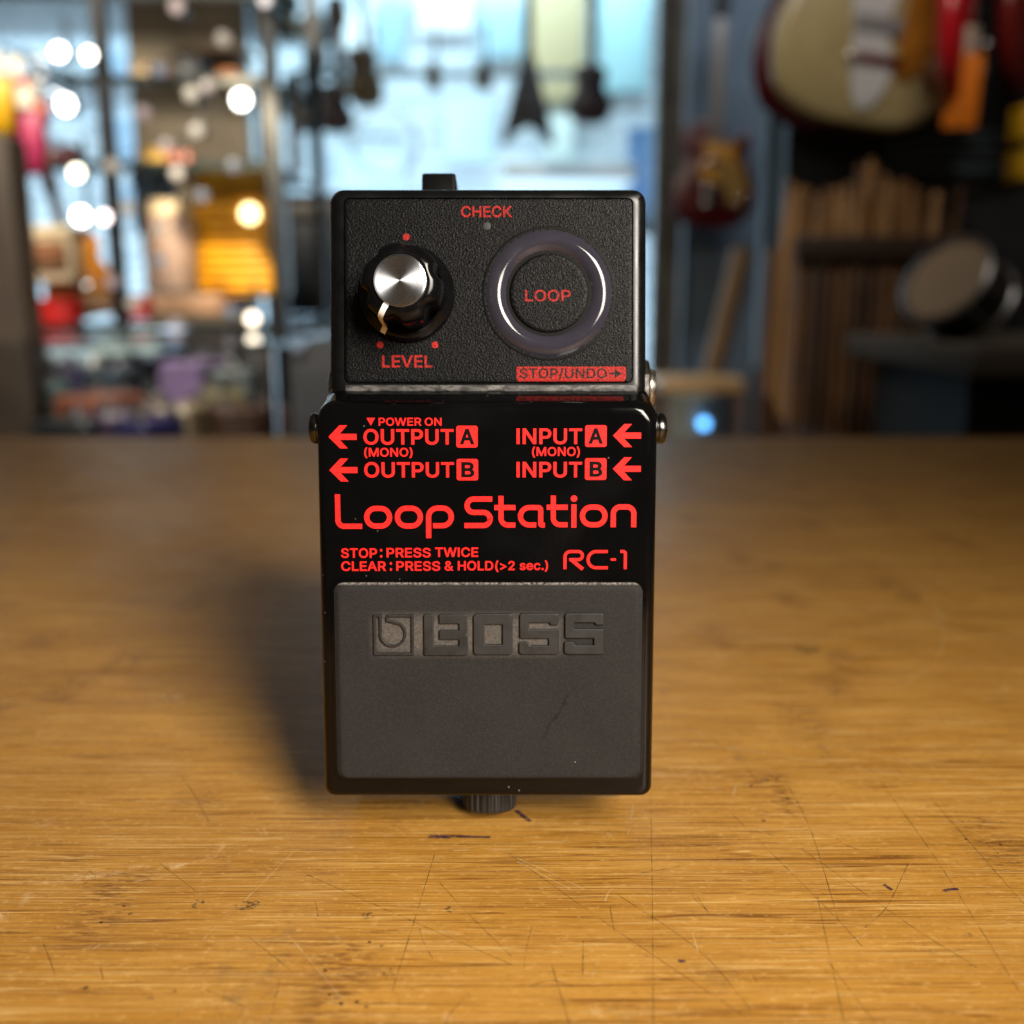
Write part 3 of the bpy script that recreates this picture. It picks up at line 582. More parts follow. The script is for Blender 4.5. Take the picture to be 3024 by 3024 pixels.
# ------------------------------------------------------------------ the pedal, standing on its front end
pedal = empty('looper_pedal', (-0.0053, 0.2260, 0.0023), 'black loop pedal with red lettering, standing upright on its end on the bamboo counter', 'effects pedal')
pedal.rotation_euler = (rad(90 - 14.6), 0, 0)
def frame(y, z, a): return Matrix.Translation((0, y * MM, z * MM)) @ Matrix.Rotation(rad(a), 4, 'X')
FT = frame(5.61, 17.63, 8.79)           # treadle face: x across, y up the face, z out of it
FD = frame(140.57, 24.81, 3.6)          # control face
def part(mb, name, mats, parent=pedal, mw=None, sharp=35): return mb.build(name, mats, parent, MM, mw, sharp)
ID = Matrix.Identity(4)

# treadle: a pressed shell with a rounded rim and a wall at its rear end
mb = MB()
LV = [(-13.0, 0.55, 92.4, 1.2), (-11.2, 0.35, 91.8, 1.2), (-10.6, 0.10, 91.0, 1.2), (-9.2, 0.0, 90.3, 1.0), (-2.7, 0.0, 88.5, 0.0), (-1.9, 0.12, 88.2, 0.05), (-1.1, 0.42, 87.85, 0.2), (-0.5, 0.85, 87.4, 0.5), (-0.12, 1.45, 86.7, 1.0), (0, 2.1, 86.0, 1.6), (0, 2.6, 85.4, 2.1)]
for_loops = []
for z, ins, top, low in LV:
    for_loops.append([(x, y, z) for x, y in rr(-36.9 + ins, 36.75 - ins, 0.15 + low, top, (2.2, 2.2, 4.2, 4.2) if ins < 1.5 else (1.4, 1.4, 2.6, 2.6), 8)])
mb.loft(for_loops)
treadle = part(mb, 'treadle', M_GLOSS, mw=FT)

# lower shell with the base plate
mb = MB()
mb.loft([[(x, y, z) for x, y in rr(-34.4 + i, 34.4 - i, 6.5 + i, 140.2 - i, 3.5)] for z, i in ((-8.0, 1.2), (-7.2, .3), (-6.0, 0), (5.0, 0))])
part(mb, 'lower_shell', M_HOUS)
mb = MB()
mb.loft([[(x, y, z) for x, y in rr(-33.5 + i, 33.5 - i, 0.4 + i, 138 - i, 2.0)] for z, i in ((-10.0, .8), (-9.4, 0), (-8.05, 0))])
part(mb, 'base_plate', simple('black base rubber', (0.012, 0.012, 0.012), 0.7))

# control housing
mb = MB()
HS = [(-24, 0.4), (-3.0, 0.0), (-2.0, 0.12), (-1.15, 0.45), (-0.5, 0.95), (-0.12, 1.6), (0, 2.2)]
loops = [[(x, y, z) for x, y in rr(-35.6 + i * 1.2, 35.4 - i * 1.2, -46.0 + i * .9, 1.15 - i * 1.1, 3.0 if i < .5 else 2.0, 8)] for z, i in HS]
loops += [[(x, y, 0.0) for x, y in rr(-32.15, 32.30, -42.55, -1.25, 1.4, 8)], [(x, y, -0.9) for x, y in rr(-32.10, 32.25, -42.5, -1.3, 1.4, 8)]]
mb.loft(loops)
housing = part(mb, 'control_housing', M_HOUS, mw=FD)

# lighter grainy strip along the lower lip of the housing
Nw = Nodes('grey grained strip')
wf = Nw.noise(1, 4, 0.7, vec=Nw.mapv((330, 900, 1))); wb = Nw.noise(1, 2, 0.5, vec=Nw.mapv((70, 20, 1)))
Nw.set(Base__Color=Nw.mix(Nw.math('MULTIPLY', Nw.ramp(wf, 0.42, 0.62), Nw.ramp(wb, 0.34, 0.58, 0.15, 1.0)), (0.012, 0.012, 0.012, 1), (0.16, 0.150, 0.14, 1)), Roughness=0.42)
mb = MB()
st = [(-42.9, .02), (-43.5, .03), (-44.0, .03), (-44.35, -.04), (-44.55, -.09)]
mb.add([(x, y, z) for y, z in st for x in (-31.8, 33.2)], [(2 * i, 2 * i + 2, 2 * i + 3, 2 * i + 1) for i in range(len(st) - 1)])
part(mb, 'grainy_lip', Nw.m, housing, ID)

# grained control panel set into the housing
mb = MB()
mb.loft([[(x, y, z) for x, y in rr(-31.95 + i, 32.10 - i, -42.35 + i, -1.45 - i, 1.2, 8)] for z, i in ((-0.85, 0), (-0.3, 0), (-0.1, .1), (-0.02, .35), (0, .7), (0, 1.2))])
panel = part(mb, 'control_panel', M_PANEL, mw=FD)

Zp = 0.03
mb = MB(); text(mb, 'CHECK', -6.0, 5.33, -5.6, -3.15, Zp); part(mb, 'check_lettering', M_PINK, panel, ID)
mb = MB(); text(mb, 'LEVEL', -23.65, -12.4, -38.95, -36.25, Zp); part(mb, 'level_lettering', M_PINK, panel, ID)
for x, y in ((-18.2, -10.0), (-24.1, -33.93), (-11.86, -33.93)):
    mb = MB(); mb.add([(x + .76 * math.cos(a), y + .76 * math.sin(a), Zp) for a in [k * math.pi / 12 for k in range(24)]], [tuple(range(24))])
    part(mb, 'scale_dot', M_PINK, panel, ID)
mb = MB()
lp = rr(6.31, 30.69, -41.70, -38.75, .45)
mb.add([(x, y, Zp) for x, y in lp], [tuple(range(len(lp)))])
mb.add([(6.6, -41.70, Zp), (30.4, -41.70, Zp), (30.4, -42.02, -0.02), (6.6, -42.02, -0.02), (30.4, -42.30, -0.30), (6.6, -42.30, -0.30)], [(3, 2, 1, 0), (5, 4, 2, 3)])
bar = part(mb, 'function_bar', M_PINK, panel, ID)
mb = MB(); text(mb, 'STOP/UNDO', 7.0, 26.4, -41.35, -39.15, Zp + .02, bold=.012)
lp = fillet([(26.9, -40.05), (28.2, -40.05), (28.2, -39.3), (29.8, -40.3), (28.2, -41.3), (28.2, -40.5), (26.9, -40.5)], 0, True)
mb.add([(x, y, Zp + .02) for x, y in lp], [tuple(reversed(range(len(lp))))])
part(mb, 'function_lettering', mat_panel('black print on grained panel', (0.010, 0.008, 0.008, 1)), bar, ID)

# indicator lamp
mb = MB(); mb.lathe([(0.85, -0.2), (0.85, 0.03), (0.7, 0.06)], 20, (-.27, -7.56)); part(mb, 'indicator_lamp', M_LED, mw=FD)

# lit-ring button
RC = (13.5, -22.5)
btn = MB()
btn.lathe([(14.95, 0.02), (14.9, 0.05), (14.3, 0.04), (14.2, -.6)], 96, RC, cap0=False, cap1=False)
btn.lathe([(9.5, -.5), (9.5, 0.04), (8.72, 0.04), (8.72, -.5)], 72, RC, cap0=False, cap1=False)
loop_button = part(btn, 'loop_button', M_BLK, mw=FD)
mb = MB(); pr = []
for k in range(17):
    t = math.pi * k / 16; pr.append((11.78 + 2.35 * math.cos(t), -0.1 + 1.05 * (1 - math.cos(t) ** 2)))
mb.lathe([(14.13, -.6)] + pr + [(9.43, -.6)], 128, RC, cap0=False, cap1=False)
part(mb, 'light_ring', M_RING, loop_button, ID, 60)
mb = MB(); mb.lathe([(8.72, -.3), (8.72, .25), (8.6, .45), (8.3, .56), (7.9, .58), (7.4, .58), (0.01, .58)], 96, RC, cap1=False)
cap = part(mb, 'push_cap', M_PANEL, loop_button, ID)
mb = MB(); text(mb, 'LOOP', 8.2, 18.3, -24.35, -21.85, .61, bold=.010); part(mb, 'loop_lettering', M_PINK, loop_button, ID)

# level knob: skirt, scalloped body, spun cap, pointer line
KC = (-18.03, -22.71)
mb = MB()
mb.lathe([(10.5, 0.25), (10.7, 0.5), (10.7, 1.1), (10.4, 1.6), (9.9, 1.95), (9.0, 2.6), (8.3, 3.4)], 72, KC, cap1=False)
loops = []
for r, z, sc_ in ((8.6, 2.6, 1), (8.9, 3.6, 1), (8.8, 8, 1), (8.6, 12.2, 1), (8.3, 13.1, .9), (7.7, 13.8, .6), (6.8, 14.3, .25), (6.0, 14.5, 0), (5.75, 14.5, 0), (5.6, 14.1, 0)):
    lp = []
    for i in range(144):
        a = 2 * math.pi * i / 144; fl = max(0, math.cos(6 * (a - rad(18)))) ** 1.2
        q = r - 1.15 * sc_ * fl
        lp.append((KC[0] + q * math.cos(a), KC[1] + q * math.sin(a), z))
    loops.append(lp)
mb.loft(loops)
knob = part(mb, 'level_knob', M_KNOB, mw=FD)
mb = MB(); mb.lathe([(5.55, 0), (5.55, .75), (5.45, .95), (5.2, 1.02), (4.9, 1.0), (0.02, .98)], 96)
part(mb, 'knob_cap', M_SPUN, knob, Matrix.Translation((KC[0] * MM, KC[1] * MM, 14.1 * MM)))
mb = MB()
ang = rad(239); ux, uy = math.cos(ang), math.sin(ang)
prof = [(5.65, 14.56), (6.05, 14.56), (6.85, 14.36), (7.75, 13.86), (8.36, 13.14), (8.66, 12.2), (8.86, 8), (8.96, 3.6), (8.96, 2.95), (9.05, 2.64), (9.95, 1.99), (10.3, 1.74)]
vs = []
for r, z in prof:
    for s_ in (-.62, .62): vs.append((KC[0] + r * ux - s_ * uy, KC[1] + r * uy + s_ * ux, z + .03))
mb.add(vs, [(2 * i, 2 * i + 2, 2 * i + 3, 2 * i + 1) for i in range(len(prof) - 1)])
part(mb, 'pointer_line', M_WHITE, knob, ID)

# printed legends on the treadle
Zt = 0.03
def arrow(mb, tx, ty):
    pts = [(0, 0), (2.42, 2.48), (4.06, 2.48), (2.38, .64), (6.04, .64), (6.04, -.65), (2.40, -.65), (4.11, -2.47), (2.44, -2.47)]
    mb.add([(tx + x, ty + y, Zt) for x, y in pts], [(8, 7, 6, 0), (3, 2, 1, 0), (6, 3, 0), (6, 5, 4, 3)])
def letterbox(mb, mb2, ch, x0, x1, y0, y1, a, b, c, d):
    lp = rr(x0, x1, y0, y1, .5); mb.add([(x, y, Zt) for x, y in lp], [tuple(range(len(lp)))])
    text(mb2, ch, a, b, c, d, Zt + .03, bold=.030)
for nm, ax, tip, y1, wd, tx0, tx1, base, capt, bx, lx, ch in (
        ('output_legend', -34.12, 80.60, 0, 'OUTPUT', -26.6, -7.25, 78.95, 82.25, (-6.66, -2.07, 78.31, 82.98), (-5.95, -2.75, 78.98, 82.33), 'A'),
        ('output_legend', -34.06, 73.46, 0, 'OUTPUT', -26.55, -7.2, 71.87, 75.15, (-6.62, -2.0, 71.24, 75.86), (-5.65, -2.8, 71.87, 75.2), 'B'),
        ('input_legend', 27.0, 80.88, 0, 'INPUT', 6.28, 20.38, 79.05, 82.40, (21.0, 25.65, 78.45, 83.10), (21.72, 24.87, 79.12, 82.45), 'A'),
        ('input_legend', 27.03, 73.73, 0, 'INPUT', 6.28, 20.40, 71.88, 75.22, (21.02, 25.66, 71.33, 76.02), (22.0, 24.78, 72.0, 75.32), 'B')):
    mb = MB(); mb2 = MB()
    text(mb, wd, tx0, tx1, base, capt, Zt, bold=.017); arrow(mb, ax, tip); letterbox(mb, mb2, ch, *bx, *lx)
    g = part(mb, nm, M_INK, treadle, ID); part(mb2, 'box_letter', M_INKB, g, ID)
mb = MB(); text(mb, 'POWER ON', -23.3, -9.8, 83.0, 84.68, Zt, bold=.014)
mb.add([(-25.89, 84.66, Zt), (-24.07, 84.66, Zt), (-25.0, 83.0, Zt)], [(2, 1, 0)]); part(mb, 'power_legend', M_INK, treadle, ID)
mb = MB(); text(mb, '(MONO)', -26.5, -16.1, 76.36, 78.22, Zt, bold=.014); part(mb, 'mono_legend', M_INK, treadle, ID)
mb = MB(); text(mb, '(MONO)', 9.6, 19.9, 76.5, 78.4, Zt, bold=.014); part(mb, 'mono_legend', M_INK, treadle, ID)

mb = MB(); zs = [Zt]
def stroke(pts, r, w=1.12, closed=False, dx=0, dy=0):
    zs[0] += .0015; ribbon(mb, [(x + dx, y + dy) for x, y in fillet(pts, r, closed, 9)], w, zs[0], closed)
stroke([(-32.43, 68.2), (-32.40, 61.25), (-27.18, 61.25)], 1.35)
for x0, x1, y0, y1 in ((-26.17, -21.22, 61.30, 65.14), (-19.52, -14.55, 61.32, 65.18), (20.56, 25.44, 61.58, 65.43)):
    stroke([(x0, y0), (x1, y0), (x1, y1), (x0, y1)], 1.92, closed=True)
stroke([(-11.82, 61.38), (-7.85, 61.38), (-7.85, 65.22), (-12.77, 65.22), (-12.77, 58.67)], [0, 1.9, 1.9, 1.95, 0])
stroke([(1.03, 67.18), (-4.42, 67.18), (-4.42, 64.28), (.54, 64.28), (.54, 61.42), (-5.0, 61.42)], 1.44)
for x, xr, y in ((2.92, 6.03, 61.52), (14.24, 17.34, 61.58)):
    stroke([(x, y + 6.35), (x, y), (xr, y)], 1.5, 1.08); stroke([(x - 1.43, y + 3.82), (xr + .02, y + 3.82)], 0)
stroke([(10.55, 61.54), (7.15, 61.54), (7.15, 65.34), (11.52, 65.34), (11.52, 61.52), (12.42, 61.52)], [0, 1.9, 1.9, .55, .3, 0], 1.1)
stroke([(18.71, 66.02), (18.71, 60.96)], 0, 1.08)
zs[0] += .0015; mb.add([(18.71 + .70 * math.cos(k * math.pi / 14), 67.28 + .70 * math.sin(k * math.pi / 14), zs[0]) for k in range(28)], [tuple(range(28))])
stroke([(27.24, 61.05), (27.24, 65.48), (31.68, 65.48), (31.68, 61.05)], 1.5, 1.12)
part(mb, 'title_lettering', M_INK, treadle, ID)

mb = MB(); zs = [Zt]
stroke([(16.83, 51.84), (16.83, 55.72), (20.62, 55.72), (20.62, 53.95), (17.75, 53.95)], [0, 1.15, .88, .88, 0], .66)
stroke([(18.15, 53.98), (20.72, 51.84)], 0, .78)
stroke([(26.12, 55.72), (21.86, 55.72), (21.86, 52.15), (26.15, 52.15)], [0, 1.75, 1.75, 0], .66)
stroke([(26.78, 53.98), (27.92, 53.98)], 0, .50)
stroke([(28.88, 55.74), (29.96, 55.74), (29.96, 51.84)], [0, .5, 0], .66)
part(mb, 'model_lettering', M_INK, treadle, ID)

mb = MB()
for s_, a, b, c, d in (('STOP', -31.86, -24.05, 54.34, 56.42), (':', -23.4, -22.9, 54.4, 57.0), ('PRESS', -21.97, -12.39, 54.44, 56.5), ('TWICE', -11.42, -2.07, 54.54, 56.6),
                       ('CLEAR', -31.88, -22.11, 51.46, 53.54), (':', -21.32, -20.82, 51.5, 54.1), ('PRESS', -19.89, -10.34, 51.5, 53.56), ('&', -9.37, -7.45, 51.54, 53.6),
                       ('HOLD(', -6.49, 2.40, 51.58, 53.63), ('>2', 2.72, 5.89, 51.62, 53.63), ('sec.)', 6.97, 13.14, 51.66, 53.66)):
    text(mb, s_, a, b, c, d, Zt, bold=.015)
part(mb, 'instruction_lettering', M_INK, treadle, ID)

# rubber pad with raised emblem and raised lettering
mb = MB()
mb.loft([[(x, y, z) for x, y in rr(-34.35 + i, 34.5 - i, 4.1 + i, 49.6 - i, 2.6, 8)] for z, i in ((0.02, 0), (.25, .12), (.3, .5))])
part(mb, 'pad_seat', M_GLOSS, treadle, ID)
mb = MB()
mb.loft([[(x, y, z) for x, y in rr(-33.55 + i, 33.8 - i, 4.85 + j, 49.0 - i, 2.2 - i * .5, 8)] for z, i, j in ((.1, 0, 0), (.7, 0.05, .05), (1.15, .75, .3), (1.32, 1.05, .55), (1.38, 1.4, .9), (1.38, 2.0, 1.5))])
pad = part(mb, 'rubber_pad', M_PADM, treadle, ID)
ZL = 1.38
def raised(name, polys, rads, h=.62, bv=.16):
    vs, fs = curve_mesh([fillet(p, r, True, 5) for p, r in zip(polys, rads)], -bv, h * .5 - bv * .5, bv, bez=False)
    m = MB(); zmin = min(v[2] for v in vs); m.add([(x, y, z - zmin + ZL - .15) for x, y, z in vs], fs)
    return part(m, name, M_LOGO, pad, ID, 50)
LB = [(-13.9, 42.26), (-13.9, 33.1), (-4.3, 33.1), (-4.3, 37.4), (-4.7, 37.9), (-4.43, 38.35), (-4.43, 42.26), (-10.55, 42.26), (-10.55, 40.13), (-6.23, 40.13), (-6.23, 38.75), (-10.55, 38.75), (-10.55, 36.62), (-6.23, 36.62), (-6.23, 35.24), (-11.77, 35.24), (-11.77, 42.26)]
LO = [(-3.1, 33.25), (5.46, 33.25), (5.46, 42.35), (-3.1, 42.35)]; LOi = [(-.68, 35.54), (-.68, 39.98), (3.21, 39.98), (3.21, 35.54)]
LS = [(6.95, 42.41), (15.42, 42.41), (15.43, 39.82), (13.75, 39.82), (13.4, 40.34), (8.99, 40.34), (9.0, 38.91), (15.5, 38.91), (15.53, 33.31), (6.81, 33.31), (6.81, 36.07), (8.76, 36.07), (9.21, 35.33), (13.27, 35.33), (13.26, 36.86), (6.96, 36.86)][::-1]
LS2 = [(x + 9.85, y + .06) for x, y in LS]
raised('raised_lettering', [LB, LO, LOi, LS, LS2], [[.5, .5, .5, .2, .2, .2, .5, .35, .2, .1, .1, .35, .35, .1, .1, .1, .35], .8, .12,
        [.5, .12, .12, .1, .1, .4, .8, .5, .1, .12, .12, .15, .3, .4, .6, .6][::1], [.5, .12, .12, .1, .1, .4, .8, .5, .1, .12, .12, .15, .3, .4, .6, .6]])
def line_poly(pts, w):
    m = MB(); ribbon(m, pts, w, 0); n = len(pts); return [v[:2] for v in m.v[:n]] + [v[:2] for v in m.v[n:]][::-1]
path = [(-21.85, 41.86), (-16.38, 41.86), (-16.38, 33.4), (-24.6, 33.4), (-24.6, 41.86), (-23.3, 41.86), (-23.3, 38.4)]
arc = [(-20.65 + 2.72 * math.cos(rad(a)), 37.9 + 2.75 * math.sin(rad(a))) for a in range(180, 420, 10)]
path = path + arc[1:] + [(-20.9, 40.55), (-21.85, 40.75)]
m = MB()
m2 = line_poly(path + [(-21.85, 41.7)], .55)
raised('raised_emblem', [m2], [0.05], .58, .1)

# thumb screw at the front end
mb = MB(); loops = []
for r, y in ((4.9, 9.0), (5.9, 8.6), (6.15, 7.6), (6.15, .3), (5.9, -.4), (5.2, -.85), (4.0, -.9)):
    lp = []
    for i in range(144):
        a = 2 * math.pi * i / 144; q = r * (1 + (.022 if 5.9 <= r else 0) * (1 if math.cos(24 * a) > 0 else -1))
        lp.append((q * math.cos(a), y, q * math.sin(a)))
    loops.append(lp)
mb.loft(loops); part(mb, 'thumb_screw', M_SCREW, sharp=25)

# hinge bolts on both sides
for s_ in (-1, 1):
    mb = MB()
    pr = [(3.6, 35.9), (3.6, 36.9), (3.0, 36.95), (3.0, 37.3), (3.4, 37.35), (3.45, 38.1), (3.1, 38.75), (2.3, 39.1), (.9, 39.15), (.8, 38.7)]
    mb.lathe([(r, h) for r, h in pr], 40, (82.3, -5.5), axis='x')
    if s_ < 0: mb.v = [(-x, y, z) for x, y, z in mb.v]; mb.f = [f[::-1] for f in mb.f]
    part(mb, 'hinge_bolt', M_DNICK, mw=FT)
# jack sockets, two on each side
for s_ in (-1, 1):
    for y, z in ((99.5, 8.0), (79.0, 4.5)):
        nut = MB()
        lp = lambda x, q: [(x, y + q * math.cos(rad(60 * k + 12)), z + q * math.sin(rad(60 * k + 12))) for k in range(6)]
        e = 0 if s_ > 0 else 1.4
        nut.loft([lp(34.6, 6.3), lp(34.8, 6.6), lp(37.0 - e, 6.6), lp(37.5 - e, 6.1)])
        bush = MB()
        bush.lathe([(4.7, 34.6), (4.7, 38.0 - e), (4.4, 38.1 - e), (4.65, 38.3 - e), (4.4, 38.5 - e), (4.55, 38.7 - e), (4.2, 38.9 - e), (3.3, 38.9 - e), (3.2, 36.6 - e)], 36, (y, z), axis='x')
        if s_ < 0:
            for m in (nut, bush): m.v = [(-a, b, c) for a, b, c in m.v]; m.f = [f[::-1] for f in m.f]
        js = part(bush, 'jack_socket', M_NICK); part(nut, 'nut', M_NICK, js, ID)
# power socket at the rear end
mb = MB()
mb.box(-16.2, -8.1, 138.0, 151.0, -4.0, 9.0, .6)
part(mb, 'power_socket', M_BLK)

# ------------------------------------------------------------------ the shop behind, out of focus
CP, SP = math.cos(PITCH), math.sin(PITCH)
def at(px, py, d):
    """point of the shop seen at (px, py) of the 1932-pixel photograph when it stands d metres away"""
    rx, ry = (px - 966) / 1932, (966 - py) / 1932
    s = d / (CP + ry * SP)
    return Vector((rx * s, d, CAM_H + (ry * CP - SP) * s))
FLOOR = -0.92
def add(mb, name, m, parent=None, sharp=35): return mb.build(name, m, parent, 1.0, None, sharp)
def bx(x0, x1, y0, y1, z0, z1, b=0.0):
    m = MB(); m.box(x0, x1, y0, y1, z0, z1, b); return m
def struct(m, name, mat): return tag(add(m, name, mat), None, None, kind='structure')

struct(bx(-4.2, 3.2, -0.4, 6.4, FLOOR - .05, FLOOR), 'floor', simple('dark shop floor', '#3a2f28', 0.5, var=.2, vscale=3))
struct(bx(-4.2, 1.0, 6.0, 6.1, FLOOR, 2.7), 'back_wall', mat_brick('white painted brick', (0.52, 0.60, 0.66, 1), (0.74, 0.80, 0.84, 1), (0.34, 0.42, 0.48, 1)))
struct(bx(0.72, 2.8, 4.45, 4.55, FLOOR, 2.7), 'slate_wall', simple('slate blue plaster', '#5c6b7a', 0.7, var=.35, vscale=4))
struct(bx(-1.47, -1.03, 4.2, 4.3, FLOOR, 2.7), 'beige_wall', simple('beige plaster', '#a89a86', 0.7, var=.25, vscale=5))

C_BLACK = simple('black metal', '#0d0f12', 0.4); C_CHROME = simple('chrome', (0.8, 0.8, 0.8), 0.12, 1.0)
C_WOODB = simple('brown wood', '#6b4a30', 0.45, var=.3, vscale=25); C_WOODP = simple('pale wood', '#b08c5c', 0.45, var=.2, vscale=25)
C_IVORY = simple('ivory plastic', '#d8cdb8', 0.4); C_GLASS = mat_glass(); C_FRET = simple('rosewood', '#2a1810', 0.5)
C_DNK = simple('dull steel', (.25, .25, .26), .35, 1.0)
C_DARK = simple('charcoal cloth', '#15171b', 0.8, var=.3, vscale=60)

# --- guitars
LP_ = [(0, 0), (.28, .03), (.46, .16), (.5, .36), (.42, .54), (.36, .66), (.42, .80), (.36, .92), (.26, .86), (.12, .82), (.08, 1.0), (-.12, 1.02), (-.30, .98), (-.40, .82), (-.36, .66), (-.42, .52), (-.5, .36), (-.46, .16), (-.28, .03)]
OFF_ = [(0, -.01), (.25, .0), (.46, .12), (.5, .32), (.40, .52), (.37, .66), (.44, .82), (.42, .98), (.32, .94), (.22, .82), (.10, .80), (-.10, .82), (-.2, .9), (-.30, 1.06), (-.42, 1.08), (-.46, .9), (-.38, .70), (-.40, .55), (-.5, .34), (-.47, .12), (-.27, .01)]
AC_ = [(0, 0), (.28, .03), (.48, .2), (.48, .4), (.35, .56), (.32, .68), (.38, .84), (.28, .98), (0, 1.02), (-.28, .98), (-.38, .84), (-.32, .68), (-.35, .56), (-.48, .4), (-.48, .2), (-.28, .03)]
V_ = [(-.05, 1.0), (.05, 1.0), (.32, .42), (.5, 0), (.40, -.04), (.2, .10), (0, .16), (-.2, .10), (-.40, -.04), (-.5, 0), (-.32, .42)]
def smooth(p, k=5):
    out = []; n = len(p)
    for i in range(n):
        a, b, c, d = (Vector(p[(i + j) % n]) for j in (-1, 0, 1, 2))
        for s in range(k):
            t = s / k
            out.append(tuple(0.5 * ((2 * b) + (c - a) * t + (2 * a - 5 * b + 4 * c - d) * t * t + (3 * b - a - 3 * c + d) * t ** 3)))
    return out
def slab(m, out, w, h, y0, y1, r=.01):
    cx = sum(p[0] for p in out) / len(out); cz = sum(p[1] for p in out) / len(out)
    def lp(y, k): return [((cx + (x - cx) * k) * w, y, (cz + (z - cz) * k) * h) for x, z in out]
    k = 1 - 2 * r / w
    m.loft([lp(y0, k), lp(y0 + r * .4, 1 - .6 * r / w), lp(y0 + r, 1), lp(y1 - r, 1), lp(y1, k)][::-1])
def guitar(px, py, d, w, shape, mats, label, group, rz=0.0, tilt=0.0, kind='electric', hw=None, cat='guitar', name='electric_guitar', neck=1.0):
    """hangs neck up; (px, py) is the middle of its lower edge, w its body width in metres"""
    hw = hw or C_CHROME; p = at(px, py, d); g = empty(name, p, label, cat, group, rz); g.rotation_euler = (0, tilt, rz)
    out = shape if shape is V_ else smooth(shape); h = w * (1.22 if shape is not V_ else 1.7); t = .11 * w if kind == 'electric' else .24 * w
    m = MB(); slab(m, out, w, h, -t / 2, t / 2, .04 * w); add(m, 'body', mats[0], g, 50)
    f = -t / 2 - .002
    nk = add(bx(-.075 * w, .075 * w, f - .03 * w, f + .04 * w, h * .80, h * .80 + w * 1.35 * neck, .015 * w), 'neck', mats[2], g)
    hd = MB(); q = h * .80 + w * 1.35 * neck
    slab(hd, [(-.5, 0), (.5, 0), (.85, .5), (.7, 1), (-.7, 1), (-.85, .5)], .13 * w, .42 * w, f - .02 * w, f + .03 * w, .006 * w); hd.v = [(x, y, z + q) for x, y, z in hd.v]
    add(hd, 'headstock', mats[3] if len(mats) > 3 else mats[2], g)
    if kind == 'electric':
        for zz_ in (.34, .58): add(bx(-.13 * w, .13 * w, f - .022 * w, f, h * zz_, h * zz_ + .085 * w, .01 * w), 'pickup', hw if mats[1] is None else mats[1], g)
        add(bx(-.14 * w, .14 * w, f - .03 * w, f, h * .22, h * .22 + .05 * w, .008 * w), 'bridge', hw, g)
        for a, b in ((.30, .20), (.36, .32)):
            k = MB(); k.lathe([(.035 * w, 0), (.035 * w, .05 * w), (.02 * w, .055 * w)], 14, axis='y'); k.v = [(x + a * w, f - y, z + b * h) for x, y, z in k.v]; k.f = [q_[::-1] for q_ in k.f]; add(k, 'control_knob', hw, g)
    else:
        k = MB(); k.lathe([(.13 * w, f - .002), (.13 * w, f), (.12 * w, f)], 24, axis='y'); k.v = [(x, y, z + .62 * h) for x, y, z in k.v]; add(k, 'sound_hole', C_BLACK, g)
        add(bx(-.16 * w, .16 * w, f - .03 * w, f, h * .27, h * .27 + .05 * w, .008 * w), 'bridge', C_FRET, g)
    return g, w, h, f
GB = simple('natural amber lacquer', '#b07a2c', 0.3); GW = simple('wine red lacquer', '#4a0d16', 0.25)
GC = simple('aged cream lacquer', '#ab9d72', 0.25, var=.15, vscale=8); GR = simple('cherry red lacquer', '#420608', 0.3, var=.3, vscale=10); GX = simple('bright red lacquer', '#c01020', 0.25)
UK = simple('brown ukulele wood', '#301810', 0.4); UO = simple('olive brown wood', '#4a3412', 0.4); UD = simple('black lacquer', '#07080a', 0.5)
HB = 'instruments hanging on the bright white brick wall'
for px, py, w, sh, mt, lb, rz, tl, nm, ct in (
        (692, 203, .24, AC_, UO, 'golden brown ukulele turned a little, on the white wall left of centre', .9, -.10, 'ukulele', 'ukulele'),
        (634, 252, .20, AC_, UK, 'dark brown ukulele hanging lowest on the white wall, left of the golden one', .5, 0, 'ukulele', 'ukulele'),
        (574, 252, .17, AC_, UK, 'thin brown ukulele seen nearly edge on beside the black pendant lamp', 1.25, 0, 'ukulele', 'ukulele'),
        (818, 172, .12, AC_, UO, 'tiny ukulele on the white wall straight above the pedal, left of its twin', 1.1, 0, 'ukulele', 'ukulele'),
        (912, 172, .12, AC_, UO, 'tiny ukulele on the white wall above the pedal, right of its twin', .9, 0, 'ukulele', 'ukulele'),
        (1112, 235, .24, AC_, UK, 'red brown ukulele on the white wall at the right, beside the pale panel', .3, 0, 'ukulele', 'ukulele')):
    guitar(px, py, 5.0, w * .87, sh, [mt, None, C_FRET], lb, HB, rz, tl, 'acoustic', ct, nm)
guitar(996, 268, 5.0, .25, V_, [UD, UD, C_FRET, UD], 'black V shaped guitar hanging on the white wall above the pedal', HB, hw=UD)
guitar(538, 90, 5.0, .19, AC_, [simple('tan spruce', '#6e5638', .4), None, C_FRET], 'pale tan small guitar high on the white wall beside the pendant lamps', HB, .8, 0, 'acoustic', 'guitar', 'small_guitar')
